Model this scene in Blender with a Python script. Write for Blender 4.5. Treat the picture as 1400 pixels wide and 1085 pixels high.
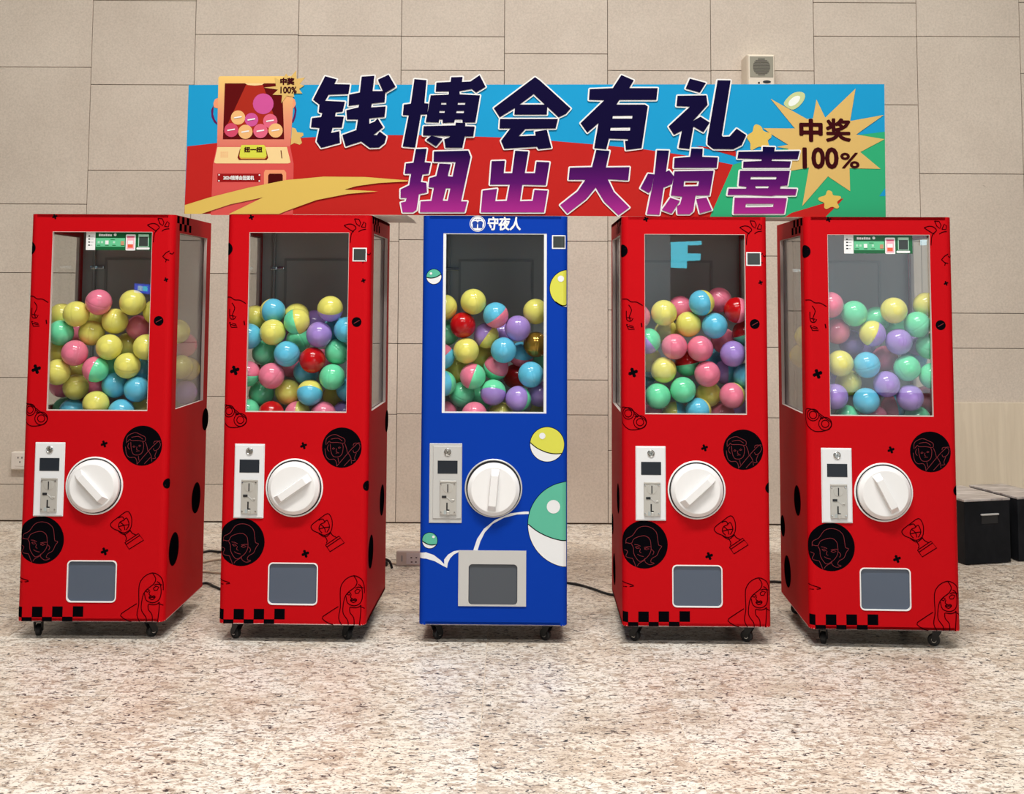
import bpy, bmesh, math, random
from mathutils import Matrix, Vector
from mathutils.geometry import tessellate_polygon

for o in list(bpy.data.objects):
    bpy.data.objects.remove(o, do_unlink=True)
SC = bpy.context.scene
COL = SC.collection

def lin(c):
    c /= 255.0
    return c / 12.92 if c <= 0.04045 else ((c + 0.055) / 1.055) ** 2.4

def rgb(r, g, b):
    return (lin(r), lin(g), lin(b), 1.0)

# ------------------------------------------------------------------ camera
CAM_H, PITCH, ROLL = 1.2832, 0.07218, -0.004976
cp, sp, cr, sr = math.cos(PITCH), math.sin(PITCH), math.cos(ROLL), math.sin(ROLL)
fwd = Vector((0, cp, sp)); right = Vector((1, 0, 0)); down = Vector((0, sp, -cp))
rx = cr * right + sr * down
dn = -sr * right + cr * down
cd = bpy.data.cameras.new('camera')
cd.sensor_width = 36.0
cd.sensor_fit = 'HORIZONTAL'
cd.lens = 1499.8 / 1400 * 36.0
cd.shift_y = -(542.5 - 296.9) / 1400
cd.clip_start = 0.05
cam = bpy.data.objects.new('camera', cd)
COL.objects.link(cam)
up, back = -dn, -fwd
cam.matrix_world = Matrix(((rx.x, up.x, back.x, 0), (rx.y, up.y, back.y, 0), (rx.z, up.z, back.z, CAM_H), (0, 0, 0, 1)))
SC.camera = cam

# ------------------------------------------------------------------ world, lights, exposure
w = bpy.data.worlds.new('hall_air')
w.use_nodes = True
w.node_tree.nodes['Background'].inputs[0].default_value = (1.0, 0.96, 0.92, 1)
w.node_tree.nodes['Background'].inputs[1].default_value = 0.09
SC.world = w

def area(name, loc, target, sx, sy, power, color):
    l = bpy.data.lights.new(name, 'AREA')
    l.shape = 'RECTANGLE'; l.size = sx; l.size_y = sy
    l.energy = power; l.color = color
    o = bpy.data.objects.new(name, l)
    COL.objects.link(o)
    o.location = loc
    d = Vector(target) - Vector(loc)
    o.rotation_euler = d.to_track_quat('-Z', 'Y').to_euler()
    return o

for x in (-1.25, -0.1, 1.05):
    area('ceiling_lamp_and_fill', (x, 1.7, 6.0), (x, 2.6, 0), 0.9, 0.5, 88, (1.0, 0.965, 0.915)).data.spread = math.radians(132)
for x in (-2.6, 0.2, 3.0):
    area('wall_washer_lamp', (x, 5.45, 5.2), (x, 5.5, 0), 2.7, 0.2, 13, (1.0, 0.90, 0.77)).data.spread = math.radians(75)
for x in (-1.0, 0.3, 1.6):
    area('ceiling_lamp_and_fill', (x, -0.9, 5.4), (x * 0.8, 4.2, 0.9), 1.0, 0.6, 48, (1.0, 0.97, 0.93))  # added fill row, brightens the machine fronts and balls
area('hall_window', (1.38, -8.9, 1.6), (1.38, 0.0, 1.6), 1.54, 3.1, 14, (0.72, 0.92, 1.0))
area('hall_window', (5.3, -6.5, 2.05), (5.3, 0.0, 2.05), 4.6, 4.0, 125, (0.80, 0.92, 1.0))

SC.view_settings.view_transform = 'Standard'
SC.view_settings.look = 'None'
SC.view_settings.gamma = 1.0
SC.view_settings.exposure = 0.0
SC.view_settings.use_curve_mapping = False
SC.cycles.use_denoising = True
SC.cycles.max_bounces = 10
SC.cycles.transparent_max_bounces = 16

# ------------------------------------------------------------------ materials
def mat(name, color, rough=0.5, metal=0.0, spec=0.5, coat=0.0, bump=None, emit=None):
    m = bpy.data.materials.new(name)
    m.use_nodes = True
    nt = m.node_tree
    b = nt.nodes['Principled BSDF']
    b.inputs['Base Color'].default_value = color
    b.inputs['Roughness'].default_value = rough
    b.inputs['Metallic'].default_value = metal
    b.inputs['Specular IOR Level'].default_value = spec
    b.inputs['Coat Weight'].default_value = coat
    if emit:
        b.inputs['Emission Color'].default_value = color
        b.inputs['Emission Strength'].default_value = emit
    if bump:
        n = nt.nodes.new('ShaderNodeTexNoise'); n.inputs['Scale'].default_value = bump[0]
        n.inputs['Detail'].default_value = 3
        tc = nt.nodes.new('ShaderNodeTexCoord')
        nt.links.new(tc.outputs['Object'], n.inputs['Vector'])
        bp = nt.nodes.new('ShaderNodeBump'); bp.inputs['Strength'].default_value = bump[1]
        bp.inputs['Distance'].default_value = 0.01
        nt.links.new(n.outputs['Fac'], bp.inputs['Height'])
        nt.links.new(bp.outputs['Normal'], b.inputs['Normal'])
    return m

def ramp(nt, src, stops):
    r = nt.nodes.new('ShaderNodeValToRGB')
    el = r.color_ramp.elements
    while len(el) > 1: el.remove(el[-1])
    el[0].position, el[0].color = stops[0]
    for p, c in stops[1:]:
        e = el.new(p); e.color = c
    nt.links.new(src, r.inputs['Fac'])
    return r.outputs['Color']

def noise(nt, vec, scale, detail=4, rough=0.6, dist=0.0):
    n = nt.nodes.new('ShaderNodeTexNoise')
    n.inputs['Scale'].default_value = scale
    n.inputs['Detail'].default_value = detail
    n.inputs['Roughness'].default_value = rough
    n.inputs['Distortion'].default_value = dist
    if vec: nt.links.new(vec, n.inputs['Vector'])
    return n.outputs['Fac']

def mapped(nt, src, scale, loc=(0, 0, 0), rot=(0, 0, 0)):
    mp = nt.nodes.new('ShaderNodeMapping')
    mp.inputs['Scale'].default_value = scale
    mp.inputs['Location'].default_value = loc
    mp.inputs['Rotation'].default_value = rot
    nt.links.new(src, mp.inputs['Vector'])
    return mp.outputs['Vector']

def mix(nt, fac, a, b, mode='MIX'):
    m = nt.nodes.new('ShaderNodeMix'); m.data_type = 'RGBA'; m.blend_type = mode
    for sock, v in ((m.inputs[0], fac), (m.inputs[6], a), (m.inputs[7], b)):
        if isinstance(v, (int, float)): sock.default_value = v
        elif isinstance(v, tuple): sock.default_value = v
        else: nt.links.new(v, sock)
    return m.outputs[2]

def granite():
    m = bpy.data.materials.new('speckled_granite'); m.use_nodes = True
    nt = m.node_tree; b = nt.nodes['Principled BSDF']
    g = nt.nodes.new('ShaderNodeNewGeometry').outputs['Position']
    oi = nt.nodes.new('ShaderNodeObjectInfo').outputs['Random']
    off = nt.nodes.new('ShaderNodeVectorMath'); off.operation = 'MULTIPLY_ADD'
    cx = nt.nodes.new('ShaderNodeCombineXYZ')
    nt.links.new(oi, cx.inputs[0]); nt.links.new(oi, cx.inputs[2])
    nt.links.new(cx.outputs[0], off.inputs[0]); off.inputs[1].default_value = (37, 0, 53)
    nt.links.new(g, off.inputs[2])
    p = off.outputs[0]
    cloud = noise(nt, mapped(nt, p, (3.2, 4.5, 3)), 1.0, 3, 0.55)
    base = ramp(nt, cloud, [(0.34, (0.59, 0.505, 0.415, 1)), (0.5, (0.715, 0.655, 0.57, 1)), (0.66, (0.755, 0.715, 0.65, 1))])
    grain = noise(nt, mapped(nt, p, (24, 40, 24), rot=(0, 0, 0.15)), 1.0, 5, 0.66, 0.6)
    c = mix(nt, ramp(nt, grain, [(0.40, (0.92, 0.92, 0.92, 1)), (0.52, (0, 0, 0, 1))]), base, (0.40, 0.315, 0.24, 1))
    light = noise(nt, mapped(nt, p, (32, 50, 30), loc=(3, 7, 1)), 1.0, 4, 0.65, 0.5)
    c = mix(nt, ramp(nt, light, [(0.56, (0, 0, 0, 1)), (0.63, (0.85, 0.85, 0.85, 1))]), c, (0.77, 0.73, 0.67, 1))
    fine = noise(nt, mapped(nt, p, (85, 120, 90)), 1.0, 3, 0.6)
    c = mix(nt, ramp(nt, fine, [(0.36, (0.8, 0.8, 0.8, 1)), (0.45, (0, 0, 0, 1))]), c, (0.20, 0.145, 0.115, 1))
    streak = noise(nt, mapped(nt, p, (26, 60, 24), loc=(11, 2, 5), rot=(0, 0, -0.22)), 1.0, 4, 0.62, 1.3)
    c = mix(nt, ramp(nt, streak, [(0.355, (0.97, 0.97, 0.97, 1)), (0.405, (0, 0, 0, 1))]), c, (0.05, 0.042, 0.042, 1))
    dots = noise(nt, mapped(nt, p, (48, 80, 48), loc=(1, 9, 4)), 1.0, 2, 0.5, 0.8)
    c = mix(nt, ramp(nt, dots, [(0.325, (0.97, 0.97, 0.97, 1)), (0.36, (0, 0, 0, 1))]), c, (0.03, 0.027, 0.03, 1))
    nt.links.new(c, b.inputs['Base Color'])
    b.inputs['Roughness'].default_value = 0.33
    b.inputs['Specular IOR Level'].default_value = 0.35
    return m

def limestone(name='limestone', tint=(1, 1, 1)):
    m = bpy.data.materials.new(name); m.use_nodes = True
    nt = m.node_tree; b = nt.nodes['Principled BSDF']
    p = nt.nodes.new('ShaderNodeNewGeometry').outputs['Position']
    oi = nt.nodes.new('ShaderNodeObjectInfo').outputs['Random']
    a = tuple(v * t for v, t in zip((0.655, 0.58, 0.495), tint)) + (1,)
    d = tuple(v * t for v, t in zip((0.60, 0.525, 0.445), tint)) + (1,)
    big = noise(nt, p, 2.5, 5, 0.6)
    c = mix(nt, ramp(nt, big, [(0.35, (0, 0, 0, 1)), (0.65, (1, 1, 1, 1))]), d, a)
    c = mix(nt, 1.0, c, ramp(nt, oi, [(0, (0.965, 0.96, 0.955, 1)), (1, (1.03, 1.03, 1.03, 1))]), 'MULTIPLY')
    fine = noise(nt, p, 90, 4, 0.7)
    c = mix(nt, 1.0, c, ramp(nt, fine, [(0.3, (0.86, 0.86, 0.85, 1)), (0.62, (1.04, 1.04, 1.04, 1))]), 'MULTIPLY')
    pit = noise(nt, mapped(nt, p, (14, 14, 9), rot=(0, 0.5, 0)), 1.0, 3, 0.5, 1.5)
    c = mix(nt, ramp(nt, pit, [(0.215, (0.55, 0.55, 0.55, 1)), (0.25, (0, 0, 0, 1))]), c, (0.20, 0.15, 0.11, 1))
    nt.links.new(c, b.inputs['Base Color'])
    b.inputs['Roughness'].default_value = 0.62
    b.inputs['Specular IOR Level'].default_value = 0.3
    bp = nt.nodes.new('ShaderNodeBump'); bp.inputs['Strength'].default_value = 0.15
    bp.inputs['Distance'].default_value = 0.004
    nt.links.new(fine, bp.inputs['Height']); nt.links.new(bp.outputs['Normal'], b.inputs['Normal'])
    return m

def wood_grain(name, a, d, axis=(3, 3, 0.6), rough=0.5, spec=0.4):
    m = bpy.data.materials.new(name); m.use_nodes = True
    nt = m.node_tree; b = nt.nodes['Principled BSDF']
    p = nt.nodes.new('ShaderNodeNewGeometry').outputs['Position']
    n = noise(nt, mapped(nt, p, axis), 6.0, 5, 0.65, 0.8)
    nt.links.new(ramp(nt, n, [(0.35, d), (0.65, a)]), b.inputs['Base Color'])
    b.inputs['Roughness'].default_value = rough
    b.inputs['Specular IOR Level'].default_value = spec
    return m

def z_gradient(name, z0, z1, c0, c1, zm=None, rough=0.6):
    # a printed colour blend, measured in the sign's own height
    m = bpy.data.materials.new(name); m.use_nodes = True
    nt = m.node_tree; b = nt.nodes['Principled BSDF']
    tc = nt.nodes.new('ShaderNodeTexCoord')
    sx = nt.nodes.new('ShaderNodeSeparateXYZ'); nt.links.new(tc.outputs['Object'], sx.inputs[0])
    mr = nt.nodes.new('ShaderNodeMapRange'); mr.inputs[1].default_value = z0; mr.inputs[2].default_value = z1
    nt.links.new(sx.outputs[2], mr.inputs[0])
    nt.links.new(ramp(nt, mr.outputs[0], [(0, c0)] + ([zm] if zm else []) + [(1, c1)]), b.inputs['Base Color'])
    b.inputs['Roughness'].default_value = rough
    b.inputs['Specular IOR Level'].default_value = 0.03
    return m

def glass_pane(name, tint=(0.975, 0.985, 0.98, 1), ior=1.5):
    m = bpy.data.materials.new(name); m.use_nodes = True
    nt = m.node_tree; nt.nodes.remove(nt.nodes['Principled BSDF'])
    out = nt.nodes['Material Output']
    t = nt.nodes.new('ShaderNodeBsdfTransparent'); t.inputs[0].default_value = tint
    g = nt.nodes.new('ShaderNodeBsdfGlossy'); g.inputs['Roughness'].default_value = 0.012
    f = nt.nodes.new('ShaderNodeFresnel'); f.inputs['IOR'].default_value = ior
    mx = nt.nodes.new('ShaderNodeMixShader')
    # a thin sheet reflects the same from either side
    gb = nt.nodes.new('ShaderNodeNewGeometry'); mr = nt.nodes.new('ShaderNodeMapRange')
    mr.inputs[3].default_value = ior; mr.inputs[4].default_value = 1.0 / ior
    nt.links.new(gb.outputs['Backfacing'], mr.inputs[0]); nt.links.new(mr.outputs[0], f.inputs['IOR'])
    nt.links.new(f.outputs[0], mx.inputs[0]); nt.links.new(t.outputs[0], mx.inputs[1]); nt.links.new(g.outputs[0], mx.inputs[2])
    nt.links.new(mx.outputs[0], out.inputs['Surface'])
    return m

M = {}
M['red'] = mat('red_vinyl', rgb(186, 3, 15), 0.62, spec=0.1, bump=(5, 0.10))
M['blue'] = mat('blue_vinyl', rgb(0, 54, 160), 0.6, spec=0.1, bump=(5, 0.08))
M['ink'] = mat('black_ink', rgb(9, 8, 12), 0.6, spec=0.0)
M['line_dark'] = mat('dark_line_ink', rgb(40, 2, 7), 0.6, spec=0.0)
M['line_red'] = mat('red_line_ink', rgb(122, 46, 52), 0.6, spec=0.0)
M['white'] = mat('white_plastic', rgb(232, 232, 232), 0.28)
M['white_metal'] = mat('white_metal_plate', rgb(222, 224, 226), 0.35)
M['grey_metal'] = mat('grey_metal_plate', rgb(196, 196, 194), 0.4, metal=0.2)
M['alloy'] = mat('cast_alloy', rgb(190, 188, 182), 0.38, metal=0.35)
M['chrome'] = mat('chrome', rgb(190, 190, 188), 0.22, metal=1.0)
M['dark'] = mat('dark_plastic', rgb(22, 24, 28), 0.35)
M['black'] = mat('black_rubber', rgb(18, 18, 20), 0.5)
M['display'] = mat('display_glass', rgb(34, 40, 48), 0.12, spec=0.3)
M['flap'] = mat('smoked_flap', rgb(76, 87, 104), 0.25)
M['flap_dark'] = mat('dark_smoked_flap', rgb(72, 78, 86), 0.28)
M['inner'] = mat('interior_grey', rgb(165, 172, 172), 0.5)
M['inner_trim'] = mat('interior_trim', rgb(138, 145, 145), 0.4)
M['edge'] = mat('pale_cut_edge', rgb(205, 190, 184), 0.5)
M['glass'] = glass_pane('clear_acrylic')
M['granite'] = granite()
M['grout'] = mat('dark_joint', rgb(95, 82, 70), 0.8)
M['floor_joint'] = mat('pale_floor_joint', rgb(205, 190, 172), 0.7)
M['stone'] = limestone()
M['panel'] = wood_grain('pale_veneer', (0.70, 0.61, 0.47, 1), (0.63, 0.54, 0.41, 1), (4, 4, 0.35))
M['box_black'] = wood_grain('worn_black_paint', (0.012, 0.013, 0.016, 1), (0.006, 0.007, 0.009, 1), (2, 2, 1), 0.5, 0.12)
M['box_top'] = wood_grain('streaked_grey_top', (0.55, 0.51, 0.49, 1), (0.20, 0.17, 0.16, 1), (1.2, 5, 1), 0.35)  # pale and dark grey streaks over the box tops
M['cream_plastic'] = mat('cream_plastic', rgb(228, 218, 200), 0.4)
M['grille'] = mat('speaker_mesh', rgb(150, 148, 132), 0.6)
M['grille_dark'] = mat('speaker_cone_mesh', rgb(104, 102, 92), 0.6)
M['ivory'] = mat('ivory_plastic', rgb(222, 214, 204), 0.35)
M['cord_white'] = mat('white_cable', rgb(225, 215, 195), 0.4)
M['board'] = mat('foam_board', rgb(232, 226, 218), 0.6)
BALLC = {'Y': (228, 220, 112), 'P': (232, 124, 152), 'M': (110, 218, 168), 'B': (98, 190, 224), 'V': (164, 134, 208), 'R': (186, 10, 18), 'G': (164, 126, 48)}
BNAME = {'Y': 'yellow', 'P': 'pink', 'M': 'mint green', 'B': 'sky blue', 'V': 'violet', 'R': 'red', 'G': 'gold'}
for k, c in BALLC.items():
    M['ball' + k] = mat(BNAME[k].replace(' ', '_') + '_shell', rgb(*c), 0.16, metal=0.6 if k == 'G' else 0.0, spec=0.5)

# ------------------------------------------------------------------ mesh helpers
def prop(o, label=None, cat=None, group=None, kind=None):
    if label: o['label'] = label
    if cat: o['category'] = cat
    if group: o['group'] = group
    if kind: o['kind'] = kind
    return o

def empty(name, loc=(0, 0, 0), rz=0.0):
    o = bpy.data.objects.new(name, None)
    o.empty_display_size = 0.1
    COL.objects.link(o); o.location = loc; o.rotation_euler = (0, 0, rz)
    return o

class MB:
    def __init__(s):
        s.v, s.f, s.sm, s.mi = [], [], [], []
    def add(s, verts, faces, smooth=False, mi=0):
        n = len(s.v)
        s.v += [tuple(p) for p in verts]
        for f in faces:
            s.f.append([i + n for i in f]); s.sm.append(smooth); s.mi.append(mi)
        return s
    def bm(s, b, smooth=False, mi=0, mtx=None):
        if mtx is not None: b.transform(mtx)
        b.verts.index_update()
        s.add([v.co[:] for v in b.verts], [[v.index for v in f.verts] for f in b.faces], smooth, mi)
        b.free(); return s
    def box(s, x0, x1, y0, y1, z0, z1, bev=0.0, mi=0, mtx=None, seg=2):
        b = bmesh.new()
        bmesh.ops.create_cube(b, size=1.0)
        for v in b.verts:
            v.co = Vector(((x0 + x1) / 2 + v.co.x * (x1 - x0), (y0 + y1) / 2 + v.co.y * (y1 - y0), (z0 + z1) / 2 + v.co.z * (z1 - z0)))
        if bev: bmesh.ops.bevel(b, geom=b.edges[:], offset=bev, segments=seg, profile=0.5, affect='EDGES')
        return s.bm(b, False, mi, mtx)
    def lathe(s, prof, n=32, mtx=None, smooth=True, mi=0, sharp=True):
        # profile of (radius, axial); spun about the local Y axis, front looks towards -Y
        def P(r, a, k):
            t = 2 * math.pi * k / n
            p = Vector((r * math.cos(t), a, r * math.sin(t)))
            return mtx @ p if mtx is not None else p
        for (r0, a0), (r1, a1) in zip(prof, prof[1:]):
            vs, fs = [], []
            for k in range(n): vs += [P(r0, a0, k), P(r1, a1, k)]
            for k in range(n):
                j = (k + 1) % n
                if r0 < 1e-6: fs.append([2 * k, 2 * k + 1, 2 * j + 1])
                elif r1 < 1e-6: fs.append([2 * k, 2 * k + 1, 2 * j])
                else: fs.append([2 * k, 2 * k + 1, 2 * j + 1, 2 * j])
            s.add(vs, fs, smooth, mi)
        return s
    def flat(s, loops, y=0.0, mi=0, place=None, flip=False):
        # filled outline (first loop) with holes, in the XZ plane looking towards -Y
        L3 = [[Vector((p[0], p[1], 0)) for p in lp] for lp in loops]
        pts = [p for lp in L3 for p in lp]
        tr = tessellate_polygon(L3)
        fs = []
        for t in tr:
            a, b, c = (pts[i] for i in t)
            ccw = (b.x - a.x) * (c.y - a.y) - (b.y - a.y) * (c.x - a.x) > 0
            fs.append(list(t) if ccw != flip else list(t)[::-1])
        f = place or (lambda x, z: (x, y, z))
        s.add([f(p.x, p.y) for p in pts], fs, False, mi)
        return s
    def prism(s, loops, y0, y1, mi=0, side_mi=None, place=None):
        f = place or (lambda x, y, z: (x, y, z))
        s.flat(loops, mi=mi, place=lambda x, z: f(x, y0, z))
        s.flat(loops, mi=mi, place=lambda x, z: f(x, y1, z), flip=True)
        for lp in loops:
            n = len(lp); vs = []
            for p in lp: vs += [f(p[0], y0, p[1]), f(p[0], y1, p[1])]
            s.add(vs, [[2 * i, 2 * i + 1, 2 * ((i + 1) % n) + 1, 2 * ((i + 1) % n)] for i in range(n)], False, mi if side_mi is None else side_mi)
        return s
    def tube(s, pts, r, n=8, mi=0):
        pts = [Vector(p) for p in pts]
        rings = []
        for i, p in enumerate(pts):
            d = (pts[min(i + 1, len(pts) - 1)] - pts[max(i - 1, 0)]).normalized()
            a = d.orthogonal() if abs(d.z) > 0.95 else d.cross(Vector((0, 0, 1)))
            a.normalize(); b = d.cross(a)
            rings.append([p + r * (math.cos(2 * math.pi * k / n) * a + math.sin(2 * math.pi * k / n) * b) for k in range(n)])
        vs = [v for rg in rings for v in rg]
        fs = [[i * n + k, i * n + (k + 1) % n, (i + 1) * n + (k + 1) % n, (i + 1) * n + k] for i in range(len(rings) - 1) for k in range(n)]
        fs += [list(range(n))[::-1], [len(vs) - n + k for k in range(n)]]
        s.add(vs, fs, True, mi); return s
    def mesh(s, name, mats):
        me = bpy.data.meshes.new(name)
        me.from_pydata(s.v, [], s.f)
        me.polygons.foreach_set('use_smooth', s.sm)
        for m in (mats if isinstance(mats, (list, tuple)) else [mats]): me.materials.append(m)
        me.polygons.foreach_set('material_index', s.mi)
        me.update()
        return me
    def build(s, name, mats, parent=None):
        o = bpy.data.objects.new(name, s.mesh(name, mats))
        COL.objects.link(o); o.parent = parent
        return o

def inst(name, me, parent=None, loc=(0, 0, 0), rot=(0, 0, 0)):
    o = bpy.data.objects.new(name, me)
    COL.objects.link(o); o.parent = parent; o.location = loc; o.rotation_euler = rot
    return o

def rect(x0, x1, z0, z1): return [(x0, z0), (x1, z0), (x1, z1), (x0, z1)]

def rrect(x0, x1, z0, z1, r, n=5):
    out = []
    for cx, cz, a in ((x1 - r, z1 - r, 0), (x0 + r, z1 - r, 90), (x0 + r, z0 + r, 180), (x1 - r, z0 + r, 270)):
        for k in range(n + 1):
            t = math.radians(a + 90 * k / n)
            out.append((cx + r * math.cos(t), cz + r * math.sin(t)))
    return out

def circ(x, z, r, n=32): return [(x + r * math.cos(2 * math.pi * k / n), z + r * math.sin(2 * math.pi * k / n)) for k in range(n)]

def mm(pts): return [(p[0] / 1000.0, p[1] / 1000.0) for p in pts]

def smooth_line(pts, k=3):
    closed = pts[0] == pts[-1]
    if len(pts) < 3 or (closed and len(pts) <= 6): return pts
    q = pts[:-1] if closed else pts
    out = []
    n = len(q)
    segs = n if closed else n - 1
    for i in range(segs):
        p = [q[(i + j) % n] if closed else q[min(max(i + j, 0), n - 1)] for j in (-1, 0, 1, 2)]
        for t in [u / k for u in range(k)]:
            out.append(tuple(0.5 * (2 * p[1][c] + (p[2][c] - p[0][c]) * t + (2 * p[0][c] - 5 * p[1][c] + 4 * p[2][c] - p[3][c]) * t * t + (3 * p[1][c] - p[0][c] - 3 * p[2][c] + p[3][c]) * t ** 3) for c in (0, 1)))
    out.append(out[0] if closed else q[-1])
    return out

def text_shape(body, box, bold=0.0, shear=0.0):
    # flat lettering set with the built-in typeface, fitted to box = (x0, z0, x1, z1) in metres
    c = bpy.data.curves.new('lettering', 'FONT')
    c.body = body; c.offset = bold; c.shear = shear; c.resolution_u = 3
    o = bpy.data.objects.new('lettering', c)
    COL.objects.link(o)
    bpy.context.view_layer.update()
    me = bpy.data.meshes.new_from_object(o.evaluated_get(bpy.context.evaluated_depsgraph_get()))
    bpy.data.objects.remove(o, do_unlink=True); bpy.data.curves.remove(c)
    vs = [v.co[:] for v in me.vertices]; fs = [list(p.vertices) for p in me.polygons]
    bpy.data.meshes.remove(me)
    x0, x1 = min(v[0] for v in vs), max(v[0] for v in vs)
    y0, y1 = min(v[1] for v in vs), max(v[1] for v in vs)
    out = [(box[0] + (v[0] - x0) / (x1 - x0) * (box[2] - box[0]), box[1] + (v[1] - y0) / (y1 - y0) * (box[3] - box[1])) for v in vs]
    return out, fs

def add_text(mb, body, box, y, mi=0, bold=0.0, shear=0.0, place=None):
    # bold = extra stroke half-width in metres: the letters are laid down again, shifted all round, each a hair above the last
    b2 = (box[0] + bold, box[1] + bold, box[2] - bold, box[3] - bold)
    v, f = text_shape(body, b2, 0.0, shear)
    n = 10 if bold else 0
    for k in range(n + 1):
        dx, dz = (bold * math.cos(2 * math.pi * k / n), bold * math.sin(2 * math.pi * k / n)) if k < n else (0, 0)
        mb.add([(p[0] + dx, y - 0.00003 * k, p[1] + dz) for p in v], f, False, mi)
    return mb
# ------------------------------------------------------------------ setting: floor and tiled wall
WALL_Y = 6.32
prop(MB().box(-9, 9, -9.2, -9.0, 0, 6.5).build('wall_front', mat('hall_wall_paint', rgb(150, 152, 152), 0.6)), kind='structure')
fl = prop(MB().box(-6, 6, -9, WALL_Y + 0.3, -0.08, -0.0012).build('floor', M['floor_joint']), kind='structure')
slab = MB().box(0.0009, 0.6 - 0.0009, 0.0009, 0.9 - 0.0009, -0.001, 0.0, bev=0.0004, seg=1).mesh('granite_slab', M['granite'])
y0 = WALL_Y - 0.9 * 5
for i in range(-9, 11):
    for j in range(5):
        inst('granite_slab', slab, fl, (-0.685 + 0.6 * i, y0 + 0.9 * j, 0))
far = prop(MB().box(-6, 6, -9, y0 - 0.001, -0.001, 0.0).build('granite_field', M['granite'], fl), kind='stuff')

wall = prop(MB().box(-6, 6, WALL_Y + 0.010, WALL_Y + 0.2, 0, 4.6).build('wall_back', M['grout']), kind='structure')
TILES = [[2.604,1.803,1.406,0.808,0.207],[3.002,2.503,2.001,1.505,0.919,0.443],[2.802,2.201,1.8,1.407,0.706,0.212],[2.798,2.397,1.999,1.596,1.012,0.61],[2.797,2.596,2.194,1.797,1.607,1.011,0.613],[2.698,2.304,1.906,1.603,0.81,0.612],[2.601,2.199,1.606,1.209,0.413],[2.604,1.904,1.523,1.001,0.601],[3.01,2.81,2.407,1.61,1.211,0.65],[2.812,2.005,1.201,1.001],[3.017,2.596,2.005,1.203,1.003]]
rnd = random.Random(5)
X0 = -2.459 - 0.6025
for k in range(-3, 15):
    if 0 <= k < len(TILES): zs = list(TILES[k])
    else: zs = [2.9, 2.5, 2.1, 1.5, 1.1, 0.5] if k % 2 else [2.7, 2.3, 1.9, 1.3, 0.9, 0.3]
    zs = [4.5, 3.9, 3.3] + [z for z in zs if z < 3.2]
    if zs[2] - zs[3] < 0.12: zs.pop(2)
    zs.append(0.006)
    x = X0 + 0.6025 * k
    for zt, zb in zip(zs, zs[1:]):
        MB().box(x + 0.0016, x + 0.6025 - 0.0016, WALL_Y, WALL_Y + 0.014, zb + 0.0018, zt - 0.0018, bev=0.0012, seg=1).build('stone_tile', M['stone'], wall)
tr = prop(MB().box(2.02, 3.9, WALL_Y - 0.012, WALL_Y, 0.004, 0.693, bev=0.001, seg=1).build('trim_1', M['panel']), kind='structure')

# ------------------------------------------------------------------ capsule machines
W2, DEP, ZB, ZT, RC = 0.275, 0.504, 0.070, 1.589, 0.025
FA = W2 - RC
HQ = RC * math.pi / 2
STRIP = [-9.0] + [-(FA + HQ * k / 5) for k in range(5, 0, -1)] + [-FA, FA] + [FA + HQ * k / 5 for k in range(1, 6)] + [9.0]

def wrap(s, z, off):
    # bends the flat artwork round the cabinet's rounded front corners on to its sides
    a = abs(s); g = 1 if s >= 0 else -1
    if a <= FA: return (s, -off, z)
    if a <= FA + HQ:
        t = (a - FA) / RC
        return (g * (FA + (RC + off) * math.sin(t)), RC - (RC + off) * math.cos(t), z)
    return (g * (W2 + off), RC + a - FA - HQ, z)

def clip(poly, lim, keep_ge):
    out = []
    for i, p in enumerate(poly):
        q = poly[(i + 1) % len(poly)]
        a = p[0] >= lim if keep_ge else p[0] <= lim
        b = q[0] >= lim if keep_ge else q[0] <= lim
        if a: out.append(p)
        if a != b:
            t = (lim - p[0]) / (q[0] - p[0]); out.append((lim, p[1] + t * (q[1] - p[1])))
    return out

def decal(mb, loops, off=0.0004, mi=0, zmax=None):
    L3 = [[Vector((p[0], p[1], 0)) for p in lp] for lp in loops]
    pts = [(p.x, p.y) for lp in L3 for p in lp]
    for t in tessellate_polygon(L3):
        tri = [pts[i] for i in t]
        if (tri[1][0] - tri[0][0]) * (tri[2][1] - tri[0][1]) - (tri[1][1] - tri[0][1]) * (tri[2][0] - tri[0][0]) < 0: tri.reverse()
        if max(abs(p[0]) for p in tri) <= FA:
            mb.add([wrap(p[0], p[1], off) for p in tri], [[0, 1, 2]], False, mi); continue
        for a, b in zip(STRIP, STRIP[1:]):
            c = clip(clip(tri, a, True), b, False) if min(p[0] for p in tri) < b and max(p[0] for p in tri) > a else []
            if len(c) >= 3: mb.add([wrap(p[0], p[1], off) for p in c], [list(range(len(c)))], False, mi)
    return mb

def drawn(mb, lines, width=0.0024, off=0.0008, mi=0, zmin=0.0715, zmax=1.588):
    for ln in lines:
        q = smooth_line(mm(ln))
        q = [(p[0], min(max(p[1], zmin), zmax)) for p in q]
        nrm = []
        for i in range(len(q)):
            a, b = q[max(i - 1, 0)], q[min(i + 1, len(q) - 1)]
            dx, dz = b[0] - a[0], b[1] - a[1]; l = math.hypot(dx, dz) or 1
            nrm.append((-dz / l * width / 2, dx / l * width / 2))
        vs = []
        for p, n in zip(q, nrm): vs += [wrap(p[0] + n[0], p[1] + n[1], off), wrap(p[0] - n[0], p[1] - n[1], off)]
        mb.add(vs, [[2 * i, 2 * i + 1, 2 * i + 3, 2 * i + 2] for i in range(len(q) - 1)], False, mi)
    return mb

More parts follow.
